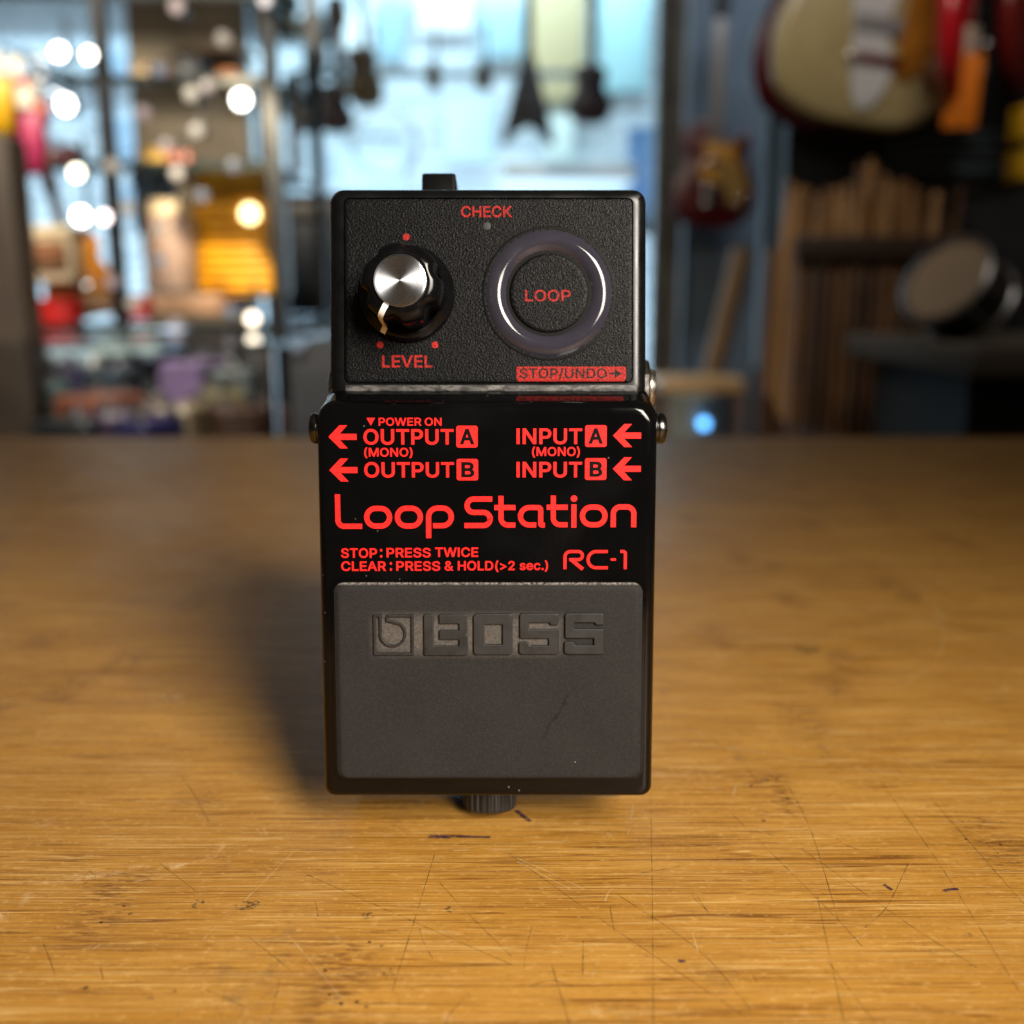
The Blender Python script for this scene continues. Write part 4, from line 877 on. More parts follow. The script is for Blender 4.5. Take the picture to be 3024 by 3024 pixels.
# the pale panel and rail on the white wall
a, b = at(1005, 190, 5.9), at(1105, -60, 5.9)
tag(add(bx(a.x, b.x, 5.88, 5.99, a.z, b.z, .01), 'wall_panel', simple('cream panel', '#d0bf94', 0.6)), 'tall cream panel on the white brick wall, above the black V guitar', 'panel')
a, b = at(545, 146, 5.03), at(1110, 132, 5.03)
tag(add(bx(a.x, b.x, 5.03, 5.06, a.z, b.z, .008), 'hanging_rail', simple('grey rail', '#8fa0a8', 0.5)), 'long pale grey rail across the white wall that the ukuleles hang below', 'rail')
a, b = at(945, 352, 5.6), at(1190, 318, 5.6)
tag(add(bx(a.x, b.x, 5.3, 5.9, a.z, b.z, .02), 'white_shelf', simple('white laminate', '#e8ecec', 0.4)), 'white shelf along the bright wall, just above the right part of the pedal', 'shelf')
a, b = at(1180, 420, 5.5), at(1232, 240, 5.5)
t = empty('blue_banner', (0, 0, 0), 'pale blue roller banner standing in front of the white wall, left of the grey curtain', 'banner')
add(bx(a.x, b.x, 5.5, 5.51, a.z, b.z), 'sheet', simple('pale blue sheet', '#7fa6d8', 0.6), t); add(bx(a.x, b.x, 5.46, 5.55, a.z - .06, a.z, .01), 'foot', C_BLACK, t)
# pendant lamps of the back room
for px, py, lb in ((592, 76, 'black cone pendant lampshade hanging lower, above the ukuleles at the left'), (532, 14, 'black cone pendant lampshade cut by the top edge, left of the lower one')):
    p = at(px, py, 4.7); t = empty('pendant_lamp', p, lb, 'lamp', 'black pendant lamps of the back room')
    m = MB(); m.lathe([(.085, 0), (.07, .05), (.035, .11), (.02, .14), (.02, .15)], 24, cap0=False); add(m, 'shade', C_BLACK, t)
    add(bx(-.004, .004, -.004, .004, .15, 1.4), 'cord', C_BLACK, t)
# curtain column and the black posts
m = MB(); x0, x1 = at(1238, 200, 4.3).x, at(1292, 200, 4.3).x; n = 40
lp = [(x0 + (x1 - x0) * i / n, 4.3 + .02 * math.sin(i * 1.55)) for i in range(n + 1)]
lp = lp + [(x, y + .03) for x, y in reversed(lp)]
m.loft([[(x, y, z) for x, y in lp] for z in (FLOOR + .02, 1.9)])
tag(add(m, 'curtain', simple('grey brown curtain', '#8d8880', 0.8, var=.3, vscale=14), None, 60), 'pleated grey curtain at the right end of the white wall', 'curtain')
p = at(1456, 500, 2.9); tag(add(bx(p.x - .03, p.x + .065, 2.88, 2.94, FLOOR, 1.9, .004), 'post', simple('blue black post', '#080b10', 0.5)), 'thick black upright post between the red sunburst guitar and the drumsticks', 'post')
# the red guitar on the slate wall
g, w, h, f = guitar(1343, 432, 4.2, .33, LP_, [GR, None, simple('grey brown neck', '#77706a', .4), UD], 'dark red single cutaway guitar with gold sunburst, hanging by the grey curtain', 'guitars on the right hand side of the shop')
m = MB(); slab(m, smooth(LP_), w * .46, h * .42, f - .004, f + .001, .001); m.v = [(x + .015, y, z + h * .42) for x, y, z in m.v]; add(m, 'sunburst_top', GB, g)
m = MB(); m.add([(-.01, f - .008, h * .62), (.10, f - .008, h * .60), (.14, f - .008, h * .3), (.06, f - .008, h * .22), (.03, f - .008, h * .4)], [(0, 1, 2, 3, 4)]); m.add([(-.01, f - .004, h * .62), (.10, f - .004, h * .60), (.14, f - .004, h * .3), (.06, f - .004, h * .22), (.03, f - .004, h * .4)], [(4, 3, 2, 1, 0)])
add(m, 'pickguard', simple('cream pickguard', '#80602a', .4), g)

# --- right hand side: dark slat wall with big guitars
t = empty('slat_wall', (0, 0, 0), 'dark navy slatted display wall behind the big cream guitar at the right', 'display wall')
add(bx(.572, 2.2, 2.24, 2.30, FLOOR, 1.6), 'board', simple('navy board', '#0d1118', 0.6, var=.3, vscale=6), t)
a = at(1700, 330, 2.2); b = at(1700, 238, 2.2)
for k in range(4):
    z0 = a.z + (b.z - a.z) * k / 4; add(bx(a.x - .03, 2.1, 2.215, 2.238, z0 + .003, z0 + (b.z - a.z) / 4 - .003, .003), 'slat', simple('slate slat', '#465462', 0.5), t)
GRP = 'guitars on the right hand side of the shop'
guitar(1600, 252, 2.17, .41, OFF_, [GW, None, C_FRET], 'wine red guitar half hidden behind the big cream guitar', GRP, .0, .05)
g, w, h, f = guitar(1618, 236, 2.05, .375, OFF_, [GC, simple('grey pickup cover', '#8a8c90', .35), C_WOODP], 'big cream guitar with white pickguard hanging at the top right', GRP, .18, .08)
m = MB(); slab(m, smooth([(-.08, .08), (.02, .06), (.10, .2), (.06, .4), (.14, .6), (.22, .78), (.12, .86), (-.1, .84), (-.16, .6), (-.12, .3)]), w, h, f - .005, f + .001, .001); add(m, 'pickguard', simple('white pickguard', '#cfd2d6', .3), g)
m = MB(); slab(m, smooth([(.14, .2), (.26, .22), (.34, .4), (.30, .62), (.36, .9), (.22, .9), (.16, .55)]), w, h, f - .004, f + .001, .001); add(m, 'amber_flame', simple('amber flame top', '#9a6420', .3, var=.4, vscale=15), g)
guitar(1800, 210, 1.98, .34, OFF_, [GX, None, C_FRET], 'bright red guitar turned sideways behind the orange swing tag', GRP, 1.05)
guitar(1925, 190, 2.1, .34, LP_, [simple('deep red lacquer', '#6a1210', .3), None, C_FRET], 'deep red guitar cut off by the right edge of the photo', GRP, .9)
a, b = at(1777, 242, 1.9), at(1854, 100, 1.9)
t = empty('swing_tag', (0, 0, 0), 'orange price tag with a white top, hanging in front of the bright red guitar', 'tag')
m = bx(a.x, b.x, 1.9, 1.904, a.z, b.z, .001); m.v = [(x + (z - a.z) * .03, y, z) for x, y, z in m.v]; add(m, 'card', simple('orange card', '#e27a08', 0.6), t)
m = bx(a.x + .022, b.x - .012, 1.905, 1.909, b.z - .01, b.z + .045, .001); m.v = [(x + (z - a.z) * .03, y, z) for x, y, z in m.v]; add(m, 'white_tab', simple('white card', '#b8a89a', 0.6), t)
add(bx(a.x + .045, a.x + .048, 1.904, 1.907, b.z, b.z + .3), 'string', C_BLACK, t)
a, b = at(1922, 338, 1.9), at(1980, 195, 1.9)
t = empty('yellow_box', (a.x, 1.9, a.z), 'yellow carton at the right edge, level with the slate slats', 'box')
add(bx(0, b.x - a.x, 0, .06, 0, b.z - a.z, .003), 'carton', simple('yellow carton', '#c79a08', 0.5), t); add(bx(.0, b.x - a.x, -.001, .0615, .05, .07), 'band', simple('dark band', '#5a4a10', 0.5), t); add(bx(.01, b.x - a.x, .06, .33, -.012, -.002, .002), 'bracket', C_BLACK, t)

# drumstick rack: slatted wooden stand full of sticks
xa, xb = at(1468, 600, 1.95).x, at(1745, 600, 1.95).x; ztop = at(1580, 442, 1.95).z
t = empty('stick_rack', ((xa + xb) / 2, 1.95, FLOOR), 'brown slatted wooden rack full of drumsticks, right of the black post', 'rack')
hw = (xb - xa) / 2; H = ztop - FLOOR; cl = [simple('rack wood', q, .55, var=.35, vscale=20) for q in ('#5c3d1e', '#452b15', '#331e0f', '#4e361f')]
n = 14
for k in range(n):
    w_ = 2 * hw / n; add(bx(-hw + k * w_ + .002, -hw + (k + 1) * w_ - .003, -.10, -.085, .02, H - .02, .003), 'slat', cl[(k * 7) % 4], t)
add(bx(-hw, hw, -.082, .12, .0, .30, .004), 'base', cl[2], t); add(bx(-hw - .005, hw + .005, -.115, -.1015, H - .05, H - .008, .004), 'rail', simple('dark rail', '#2a1a10', .5), t); add(bx(-hw, hw, .12, .135, .0, H - .02, .003), 'back_panel', cl[1], t)
m = MB(); m.lathe([(.0071, 0), (.0071, .30), (.0068, .33), (.0035, .385), (.003, .39), (.0055, .395), (.005, .404), (.001, .407)], 10)
sm = [simple('stick wood', q, .45) for q in ('#9a7448', '#76522c', '#a8845a', '#5e4028')]
proto = add(m, 'drumstick', sm[0]); tag(proto, 'bare wooden drumstick standing tip up among the others in the slatted rack', 'drumstick', 'drumsticks standing in the slatted rack')
for k in range(64):
    o = proto if k == 0 else proto.copy()
    if k: col.objects.link(o)
    r_, c_ = divmod(k, 16)
    o.location = (t.location.x - hw + .012 + c_ * (2 * hw - .024) / 15 + random.uniform(-.004, .004), 1.95 - .058 + r_ * .045, ztop - .352 + r_ * .010 + random.uniform(0, .022) + (.035 if 6 < c_ < 10 else 0))
    o.rotation_euler = (random.uniform(-.03, .05), random.uniform(-.02, .10), 0)
    o.data = proto.data if k % 4 == 0 else o.data
for q in range(1, 4):
    me = proto.data.copy(); me.materials[0] = sm[q]
    for k, o in enumerate([x for x in col.objects if x.name.startswith('drumstick')]):
        if k % 4 == q: o.data = me

# snare drum on a grey ledge, lower right
za = at(1800, 640, 1.5).z
t = empty('side_ledge', (0, 0, 0), 'grey side ledge at the right carrying the tilted snare drum', 'shelf')
m = bx(.56, 1.2, 1.25, 1.75, za - .035, za, .004); add(m, 'board', simple('grey laminate', '#5a544e', 0.8, var=.2, vscale=12, Specular__IOR__Level=0.1), t)
add(bx(.60, 1.15, 1.35, 1.7, FLOOR, za - .04), 'cupboard', C_DARK, t)
m = MB(); m.tube([(.712, 1.245, za - .005), (.712, 1.24, za + .03), (.712, 1.25, za + .05), (.712, 1.29, za + .05)], .012); add(m, 'bracket', C_CHROME, t)
p = at(1812, 520, 1.5); t = empty('snare_drum', (p.x, 1.5, za + .066), 'tilted snare drum with pale head and chrome hoops on the grey ledge', 'drum'); t.rotation_euler = (rad(58), rad(-20), rad(-48)); t.scale = (.66, .66, .66)
m = MB(); m.lathe([(.095, -.05), (.095, .05)], 40); add(m, 'shell', simple('dark shell', '#101216', .3), t)
m = MB(); m.lathe([(.094, .051), (.09, .056), (.01, .056)], 40, cap0=False); add(m, 'drum_head', simple('pale drum head', '#94806a', .5), t)
for z_ in (-.048, .052):
    m = MB(); m.lathe([(.096, z_ - .008), (.103, z_ - .006), (.104, z_ + .006), (.098, z_ + .009), (.0955, z_ + .006)], 40, cap0=False, cap1=False); add(m, 'hoop', C_DNK, t)
for k in range(6):
    a_ = k * math.pi / 3; m = MB(); m.tube([(.101 * math.cos(a_), .101 * math.sin(a_), -.05), (.101 * math.cos(a_), .101 * math.sin(a_), .05)], .004); add(m, 'tension_rod', C_DNK, t)
for (x0, x1, y0, y1, d), cc, lb in (((1690, 1745, 800, 660, 1.85), '#4a0f1c', 'dark red soft case standing below the grey ledge'), ((1540, 1570, 790, 715, 1.75), '#4a0d22', 'narrow maroon gig bag pocket left of the drumstick rack')):
    pass
a, b = at(1695, 830, 1.8), at(1765, 655, 1.8)
t = empty('soft_case', (a.x, 1.8, FLOOR), 'dark red soft case standing below the grey ledge', 'case'); add(bx(0, b.x - a.x, -.05, .05, 0, b.z - FLOOR, .02), 'shell', simple('dark red cloth', '#3c0c18', .8), t)
m = MB(); m.tube([(.015, -.05, .8), (.02, -.08, .81), (.04, -.08, .81), (.05, -.05, .8)], .006); add(m, 'handle', C_BLACK, t)
a, b = at(1405, 830, 2.5), at(1440, 690, 2.5)
t = empty('gig_bag', (a.x, 2.5, FLOOR), 'black gig bag with a maroon strip leaning in front of the black post', 'bag'); add(bx(0, .13, -.06, .06, 0, b.z - FLOOR, .03), 'bag', C_DARK, t); add(bx(.02, .05, -.068, -.061, .1, b.z - FLOOR - .03, .003), 'maroon_strip', simple('maroon strip', '#4a0d22', .7), t)

# wooden stool, leaning wooden plank, white tub with a blue lamp
p = at(1318, 735, 3.0); zt = at(1318, 712, 3.0).z
t = empty('stool', (p.x, 3.0, FLOOR), 'pale wooden stool seat right of the pedal, in front of the slate wall', 'stool')
add(bx(-.13, .13, -.13, .13, zt - FLOOR - .035, zt - FLOOR, .008), 'seat', C_WOODP, t)
for sx in (-1, 1):
    for sy in (-1, 1):
        m = MB(); m.tube([(sx * .10, sy * .10, zt - FLOOR - .036), (sx * .14, sy * .14, 0)], .016); add(m, 'leg', C_WOODB, t)
m = MB(); a, b = at(1345, 700, 3.4), at(1402, 470, 3.4); m.tube([a - (b - a) * 1.2, a, b], .035, 12)
tag(add(m, 'plank', simple('plank wood', '#7a5f3e', .5, var=.2)), 'pale wooden plank leaning to the right behind the stool', 'plank')
p = at(1300, 800, 2.6); t = empty('white_tub', (p.x, 2.6, p.z - .06), 'milky plastic tub below the stool with a small blue light in it', 'tub')
m = MB(); m.lathe([(.05, 0), (.062, .13), (.066, .135), (.06, .135), (.048, .01)], 28); add(m, 'tub', simple('milky plastic', '#8a8f8a', .4), t)
m = MB(); m.lathe([(.002, 0), (.012, .004), (.012, .012), (.002, .016)], 16, axis='y'); m.v = [(x + .024, -y - .066, z + .07) for x, y, z in m.v]; m.f = [f_[::-1] for f_ in m.f]; add(m, 'blue_light', emit('blue lamp', (0.12, 0.45, 1.0), 5), t)
add(bx(-.12, .12, -.11, .11, FLOOR - p.z + .06, -.002, .005), 'stand', C_DARK, t)

# --- left hand side: glass display cabinet
d0 = 1.8; zs_ = [at(218, q, d0).z for q in (142, 305, 612)]; xr = at(520, 400, d0).x
t = empty('display_cabinet', (0, 0, 0), 'black framed glass shelving unit at the left with glowing discs and boxes on it', 'display cabinet')
for x, y in ((at(218, 500, d0).x, 1.8), (xr, 1.8), (-1.15, 1.8), (-1.15, 2.2), (xr, 2.2)): add(bx(x - .011, x + .011, y, y + .022, FLOOR, 1.5), 'upright', C_BLACK, t)
for z in zs_ + [at(218, -20, d0).z]:
    s_ = add(bx(-1.15, xr, 1.823, 2.198, z - .006, z), 'glass_shelf', C_GLASS, t); add(bx(-1.139, xr - .011, 1.806, 1.82, z - .012, z + .002), 'shelf_edge', simple('dark green edge', '#141c1c', .3), s_)
zl = at(218, 538, d0).z; add(bx(-1.15, at(215, 500, d0).x, 1.823, 2.198, zl - .006, zl), 'glass_shelf', C_GLASS, t)
def spot(px, py, d, r, L, lb, colr=(1, .97, .9), grp='small glowing discs in the left display'):  # glowing discs, mostly added in place of glass reflections and glints
    p = at(px, py, d); t = empty('glow_disc', p, lb, 'lamp', grp)
    m = MB(); r *= .8; L *= 1.3; m.lathe([(r * .2, .05), (r * .8, .045), (r * 1.15, .01), (r * 1.15, -.002), (r * 1.02, -.002), (r * .98, .006)], 20, axis='y', cap1=False); add(m, 'housing', C_BLACK, t)
    m = MB(); m.lathe([(r, .004), (r * .9, -.003), (r * .5, -.008), (r * .05, -.010)], 20, axis='y'); add(m, 'glow', emit('glowing disc', colr, L), t)
    add(bx(-.003, .003, .03, .036, 0, .06), 'stem', C_BLACK, t)
for px, py, r, L, lb, cc in (
        (112, 98, .014, 9, 'round white glowing reflection disc at the upper left, left one of the touching pair', (1, 1, .98)), (168, 104, .012, 9, 'round white glowing reflection disc at the upper left, right one of the touching pair', (1, .97, .88)),
        (124, 198, .016, 9, 'single big white glowing reflection disc left of the black upright, below the pair', (1, .99, .94)), (145, 326, .014, 6, 'yellowish glowing reflection disc left of the black upright, just above the lower pair', (1, .95, .72)),
        (153, 408, .016, 9, 'bright white glowing reflection disc of the lower pair, above the orange guitar body', (1, 1, 1)), (197, 410, .012, 5, 'pinkish glowing reflection disc touching the black upright, right one of the lower pair', (1, .85, .82)),
        (455, 188, .016, 9, 'single white lamp by the beige wall, far from the others', (1, .99, .92)), (476, 601, .013, 4, 'warm oval glowing glint disc at the end of the wooden tray', (1, .86, .66)),
        (333, 326, .013, 1.0, 'dim beige glowing disc above the cream canister', (1, .82, .62)), (360, 176, .014, .55, 'dim beige glowing disc on the beige wall, upper of two', (1, .85, .65)), (370, 246, .014, .6, 'dim beige glowing disc on the beige wall, lower of two', (1, .85, .65)),
        (333, 12, .014, .6, 'dim pink glowing disc cut by the top edge over the beige wall', (1, .75, .65)), (232, 690, .012, .5, 'dim pink glowing glint disc low down, right of the pale blue box', (1, .8, .9)), (182, 684, .014, .9, 'dim cream glowing glint disc low down on the pale blue box', (1, .88, .68)),
        (433, 636, .013, .5, 'dim oval pink glowing glint disc below the wooden tray', (1, .8, .8)), (228, 757, .011, .25, 'very dim violet glowing glint disc low at the left, upper of two', (.9, .8, 1)), (243, 787, .012, .3, 'very dim violet glowing glint disc low at the left, lower of two', (.85, .8, 1)),
        (400, 786, .015, .5, 'dim olive glowing glint disc just above the far counter edge', (.95, .9, .66)), (433, 684, .012, .35, 'dim grey glowing glint disc low down beside the lilac box', (1, .95, .85)), (500, 0, .012, 1.2, 'dim white lamp cut by the top edge beside the pendant lamps', (1, .9, .85))):
    spot(px, py, 1.78, r, L, lb, cc)
def carton(px0, px1, py0, py1, d, colr, lb, dep=.12, cat='box', name='carton', lid='#00000000', grp=None):
    a, b = at(px0, py1, d), at(px1, py0, d); t = empty(name, (a.x, d, a.z), lb, cat, grp)
    w, h = b.x - a.x, b.z - a.z
    add(bx(0, w, 0, dep, 0, h * .78, .004), 'box', simple('card ' + colr, colr, .5, var=.15, vscale=20), t)
    add(bx(-.002, w + .002, -.002, dep + .002, h * .785, h, .004), 'lid', simple('lid ' + colr, colr if len(lid) > 7 else lid, .5, var=.2, vscale=25), t)
    return t
# far left
a = at(0, 900, 1.5); m = bx(-.80, at(36, 500, 1.5).x, 1.5, 1.56, FLOOR, at(30, 255, 1.5).z, .004); tag(add(m, 'wooden_upright', simple('tan board', '#2e2319', .6, var=.3, vscale=10)), 'tan wooden board standing at the far left edge', 'board')
def pouch(px, py, d, w, h, colr, lb):
    p = at(px, py, d); t = empty('strap_pack', p, lb, 'strap pack', 'coloured strap packs hanging at the far left')
    m = MB(); m.loft([[(x, y, z) for x, y in rr(-w / 2 * k, w / 2 * k, -.014 * j, .014 * j, .006 * j, 3)] for z, k, j in ((0, .7, .5), (.01, .95, .9), (h * .5, 1, 1), (h * .9, .9, .6), (h, .8, .2))]); add(m, 'pouch', simple('strap ' + colr, colr, .5), t)
    add(bx(-w * .3, w * .3, -.012, -.009, h, h + .03), 'header_card', simple('header', '#c8c0b0', .6), t); m = MB(); m.tube([(0, 0, h + .02), (0, .02, h + .045), (0, .32, h + .045)], .003); add(m, 'peg', C_CHROME, t)
pouch(8, 256, 1.62, .042, .085, '#b48a00', 'bright yellow strap pack at the far left edge'); pouch(42, 215, 1.66, .034, .05, '#a81018', 'small red strap pack right of the yellow one'); pouch(62, 330, 1.64, .05, .095, '#8e1f48', 'pink strap pack hanging below the red one'); pouch(70, 240, 1.68, .04, .04, '#a85016', 'orange strap pack between the red pack and the black upright')
t = carton(28, 130, 425, 532, 1.82, '#cfc0a0', 'small cream practice amplifier with brown grille on the left shelf', .10, 'amplifier', 'practice_amplifier', '#d8c8a4')
a, b = at(62, 500, 1.815), at(122, 455, 1.815); m = bx(a.x - t.location.x, b.x - t.location.x, -.012, -.001, a.z - t.location.z, b.z - t.location.z, .003); add(m, 'grille', simple('brown grille', '#8a5c3c', .8), t)
def tin(px, py, d, r, h, colr, lb, name='tin', cat='tin', lidc=None, sx=1.0):
    p = at(px, py, d); t = empty(name, p, lb, cat); m = MB(); m.lathe([(r * .95, 0), (r, .006), (r, h * .8), (r * .98, h * .82)], 32); m.v = [(x * sx, y, z) for x, y, z in m.v]; add(m, 'can', simple('tin ' + colr, colr, .35, var=.1), t)
    m = MB(); m.lathe([(r * 1.03, h * .825), (r * 1.03, h * .97), (r * .9, h), (.01, h)], 32); m.v = [(x * sx, y, z) for x, y, z in m.v]; add(m, 'lid', simple('lid ' + (lidc or colr), lidc or colr, .35), t); return t
tin(115, 612, 1.83, .039, .045, '#b81c18', 'flat bright red tin on the lower left shelf')
tin(265, 605, 1.84, .021, .04, '#a03434', 'small dull red tin at the left end of the wooden tray')
tin(330, 545, 1.9, .04, .155, '#8a7468', 'tall canister with mauve body and cream lid, left of the amber amplifier', 'canister', 'canister', '#c8b498')
# orange guitar body leaning, pale blue boards
guitar(170, 600, 1.88, .125, LP_, [simple('orange lacquer', '#f09418', .3, var=.3, vscale=25), None, C_FRET], 'small orange toy guitar leaning on the shelf left of the black upright', None, .3, -.2, name='toy_guitar', neck=.5)
# amber amplifier
a, b = at(372, 560, 1.95), at(508, 318, 1.95)
t = empty('amber_amplifier', (a.x, 1.95, a.z), 'large amber yellow amplifier with ribbed front and a lit lamp, left of the pedal', 'amplifier')
w, h = b.x - a.x, b.z - a.z; AM = simple('amber yellow covering', (0.80, 0.40, 0.008), .35, var=.12, vscale=12)
add(bx(0, w, 0, .16, 0, h, .012), 'cabinet', AM, t)
for k in range(9): add(bx(.008, w - .008, -.006, -.0005, h * .06 + k * h * .075, h * .06 + k * h * .075 + .010, .002), 'rib', simple('amber rib', (0.66, 0.29, 0.006), .4), t)
add(bx(.01, w - .01, -.004, -.0005, h * .76, h * .80, .001), 'panel', simple('brown strip', '#8a4e08', .4), t)
m = MB(); m.tube([(w * .25, .08, h), (w * .3, .08, h + .02), (w * .7, .08, h + .02), (w * .75, .08, h)], .006); add(m, 'handle', C_BLACK, t)
pl = at(468, 402, 1.93); m = MB(); m.lathe([(.016, 0), (.013, -.010), (.002, -.016)], 18, axis='y'); m.v = [(x + pl.x - a.x, y - .008, z + pl.z - a.z) for x, y, z in m.v]; add(m, 'pilot_lamp', emit('warm pilot lamp', (1, .82, .38), 6), t)
lamp('amber_amp_fill', 'SPOT', (a.x + .10, 1.55, a.z + .42), (a.x + w * .75, 1.95, a.z + h * .5), 36, (1, .86, .6), .02, angle=50)  # unseen spot added to brighten the amber amplifier
# orange carton stack behind it
carton(385, 505, 280, 303, 2.0, '#b87418', 'flat orange carton on the glass shelf above the amber amplifier', .12).location.z = zs_[1] + .0005
# wooden tray
a, b = at(150, 612, 1.95), at(440, 548, 1.95)
t = empty('wooden_tray', (0, 0, 0), 'long brown wooden tray on the left shelf below the canister', 'tray')
add(bx(a.x, b.x, 1.86, 2.1, a.z + .02, a.z + .03, .002), 'bottom', C_WOODB, t); add(bx(a.x, b.x, 1.85, 1.859, a.z + .02, a.z + .055, .002), 'front', simple('tray wood', '#8a6a52', .5, var=.25, vscale=30), t); add(bx(b.x, b.x + .01, 1.85, 2.1, a.z + .02, a.z + .055, .002), 'end', C_WOODB, t)
# low glass counter with goods
t = empty('glass_counter', (0, 0, 0), 'low glass topped counter full of small goods at the left, beyond the bamboo top', 'counter')
zc = at(300, 628, 1.62).z; zb = at(300, 800, 1.5).z - .12
add(bx(-1.1, -.30, 1.30, 1.75, zc - .008, zc), 'glass_top', C_GLASS, t); add(bx(-1.1, -.30, 1.28, 1.8, zb - .02, zb, .003), 'shelf', simple('grey violet felt', '#3c3642', .8, var=.3, vscale=30), t); add(bx(-1.08, -.32, 1.32, 1.74, FLOOR, zb - .022), 'plinth', simple('dark plinth', '#1c1c22', .6), t); add(bx(-1.1, -.30, 1.80, 1.82, FLOOR, zc, .002), 'back_panel', simple('dark slate panel', '#23262c', .6, var=.4, vscale=9), t)
for x in (-1.1, -.31): add(bx(x, x + .01, 1.30, 1.31, zb, zc - .009), 'corner_strip', C_CHROME, t)
names = ['violet', 'slate', 'rust', 'teal', 'lilac', 'charcoal', 'olive', 'sand', 'plum', 'navy', 'grey', 'brown']
cols = ['#4a4468', '#3c4854', '#7a4a38', '#24484a', '#7c6a92', '#22252a', '#6a6446', '#8f8068', '#43304a', '#2a2c58', '#5c6468', '#4a352c']
pos = ['at the back left', 'behind the rust one', 'in the middle row', 'under the glass at the far left', 'right of the middle', 'nearest the bamboo edge at the left', 'near the front at the right', 'in the front row right of centre', 'in the front row at the left', 'in the front row beside the black upright', 'at the back right', 'at the right end nearest the pedal']
spots = [(120, 715, 1.70), (205, 720, 1.72), (190, 770, 1.56), (95, 745, 1.6), (370, 705, 1.66), (160, 815, 1.40), (420, 760, 1.52), (330, 790, 1.45), (250, 800, 1.42), (290, 815, 1.38), (440, 720, 1.68), (470, 790, 1.44)]
for i, (px, py, d) in enumerate(spots):
    w = .055 + .02 * (i % 3); x = at(px, py, d).x
    g = empty('display_pedal', (x, d, zb), '%s coloured small effects pedal under the glass %s' % (names[i], pos[i]), 'effects pedal', 'small effects pedals in the glass counter', rz=random.uniform(-.5, .5))
    hh = max(.03, at(px, py - 26, d).z - zb); M_ = simple('pedal ' + names[i], cols[i], .3, var=.2)
    m = MB(); m.loft([[(q, r, z) for q, r in rr(-w / 2 + j, w / 2 - j, -.05 + j, .05 - j, .006, 3)] for z, j in ((0, .001), (hh - .005, 0), (hh, .004))]); add(m, 'case', M_, g)
    for sx in (-.3, .3):
        m = MB(); m.lathe([(.008, hh + .0005), (.008, hh + .012), (.006, hh + .014), (.001, hh + .014)], 14, (sx * w, .02)); add(m, 'knob', C_CHROME, g)
    m = MB(); m.lathe([(.009, hh + .0005), (.009, hh + .008), (.001, hh + .01)], 14, (0, -.028)); add(m, 'foot_switch', C_CHROME, g)
carton(92, 180, 628, 690, 1.78, '#a8c4d8', 'dull pale blue box for a glass reflection, behind the glass counter at the left', .05)  # these pale blue boxes stand in for reflections on the counter glass
carton(180, 236, 625, 672, 1.77, '#d4f0ff', 'bright pale blue box for a glass reflection, just left of the black upright', .05)
carton(248, 300, 622, 668, 1.77, '#d0eeff', 'bright pale blue box for a glass reflection, just right of the black upright', .05)
carton(304, 342, 618, 662, 1.77, '#a4c4ee', 'narrow blue box for a glass reflection, right of the two bright blue ones', .05)
# dark amplifier stack and low cabinet, between the amber amplifier and the pedal
x0, x1 = at(512, 500, 2.9).x, at(660, 500, 2.9).x; zt_ = at(560, 362, 2.9).z
bw = (zt_ - FLOOR) / 4
for k, q in enumerate(('bottom of the dark stack', 'second from the bottom of the dark stack', 'third from the bottom of the dark stack', 'topmost of the dark stack')):
    g = empty('black_amplifier', ((x0 + x1) / 2, 2.9, FLOOR + k * bw), 'black amplifier cabinet, ' + q + ' left of the pedal', 'amplifier', 'black amplifiers stacked left of the pedal'); w = (x1 - x0) / 2
    add(bx(-w, w, 0, .25, .002, bw - .004, .012), 'cabinet', C_DARK, g); add(bx(-w + .02, w - .02, -.008, -.001, .03, bw - .08, .003), 'grille', simple('dark slate grille', '#222c36', .6, var=.4, vscale=30), g); add(bx(-w + .02, w - .02, -.006, -.001, bw - .07, bw - .03, .002), 'control_strip', simple('dull strip', '#4a4844', .4), g)
p = at(512, 360, 3.3); tag(add(bx(p.x - .035, p.x + .03, 3.3, 3.35, FLOOR, at(510, 182, 3.3).z, .004), 'dark_post', simple('dark blue post', '#141a2a', .5)), 'dark blue post rising left of the ukuleles, behind the amber amplifier', 'post')
for (x0, x1, y0, y1, d), cc, lb in (((530, 612, 722, 765, 2.3), '#8a5a3c', 'orange brown wooden drawer box low beside the pedal, left'), ((560, 640, 765, 860, 2.25), '#3a1c14', 'dark red brown box under the orange brown drawer box'), ((470, 555, 770, 860, 2.28), '#4a443f', 'grey brown box left of the dark red brown one')):
    carton(x0, x1, y0, y1, d, cc, lb, .2)
a = at(470, 858, 2.3)
tag(add(bx(a.x - .02, at(650, 858, 2.3).x, 2.2, 2.55, FLOOR, a.z - .001, .003), 'low_bench', simple('bench brown', '#2c201a', .6)), 'low dark bench carrying the brown boxes left of the pedal', 'bench')
# things standing among the left display, behind it
carton(255, 300, 330, 440, 2.0, '#5c7088', 'tall slate blue carton right of the black upright', .1)
t = carton(205, 300, 70, 372, 5.9, '#a8c4dc', 'wide pale blue poster board on the white wall behind the cabinet', .05, 'board', 'poster_board')
tin(412, 92, 4.1, .045, .11, '#b0402c', 'red tin high on the beige wall shelf', 'tin', 'tin')
p = at(412, 94, 4.1); tag(add(bx(p.x - .12, p.x + .12, 4.03, 4.199, p.z - .02, p.z - .001, .003), 'wall_shelf', C_WOODB), 'small wooden shelf on the beige wall under the red tin', 'shelf')

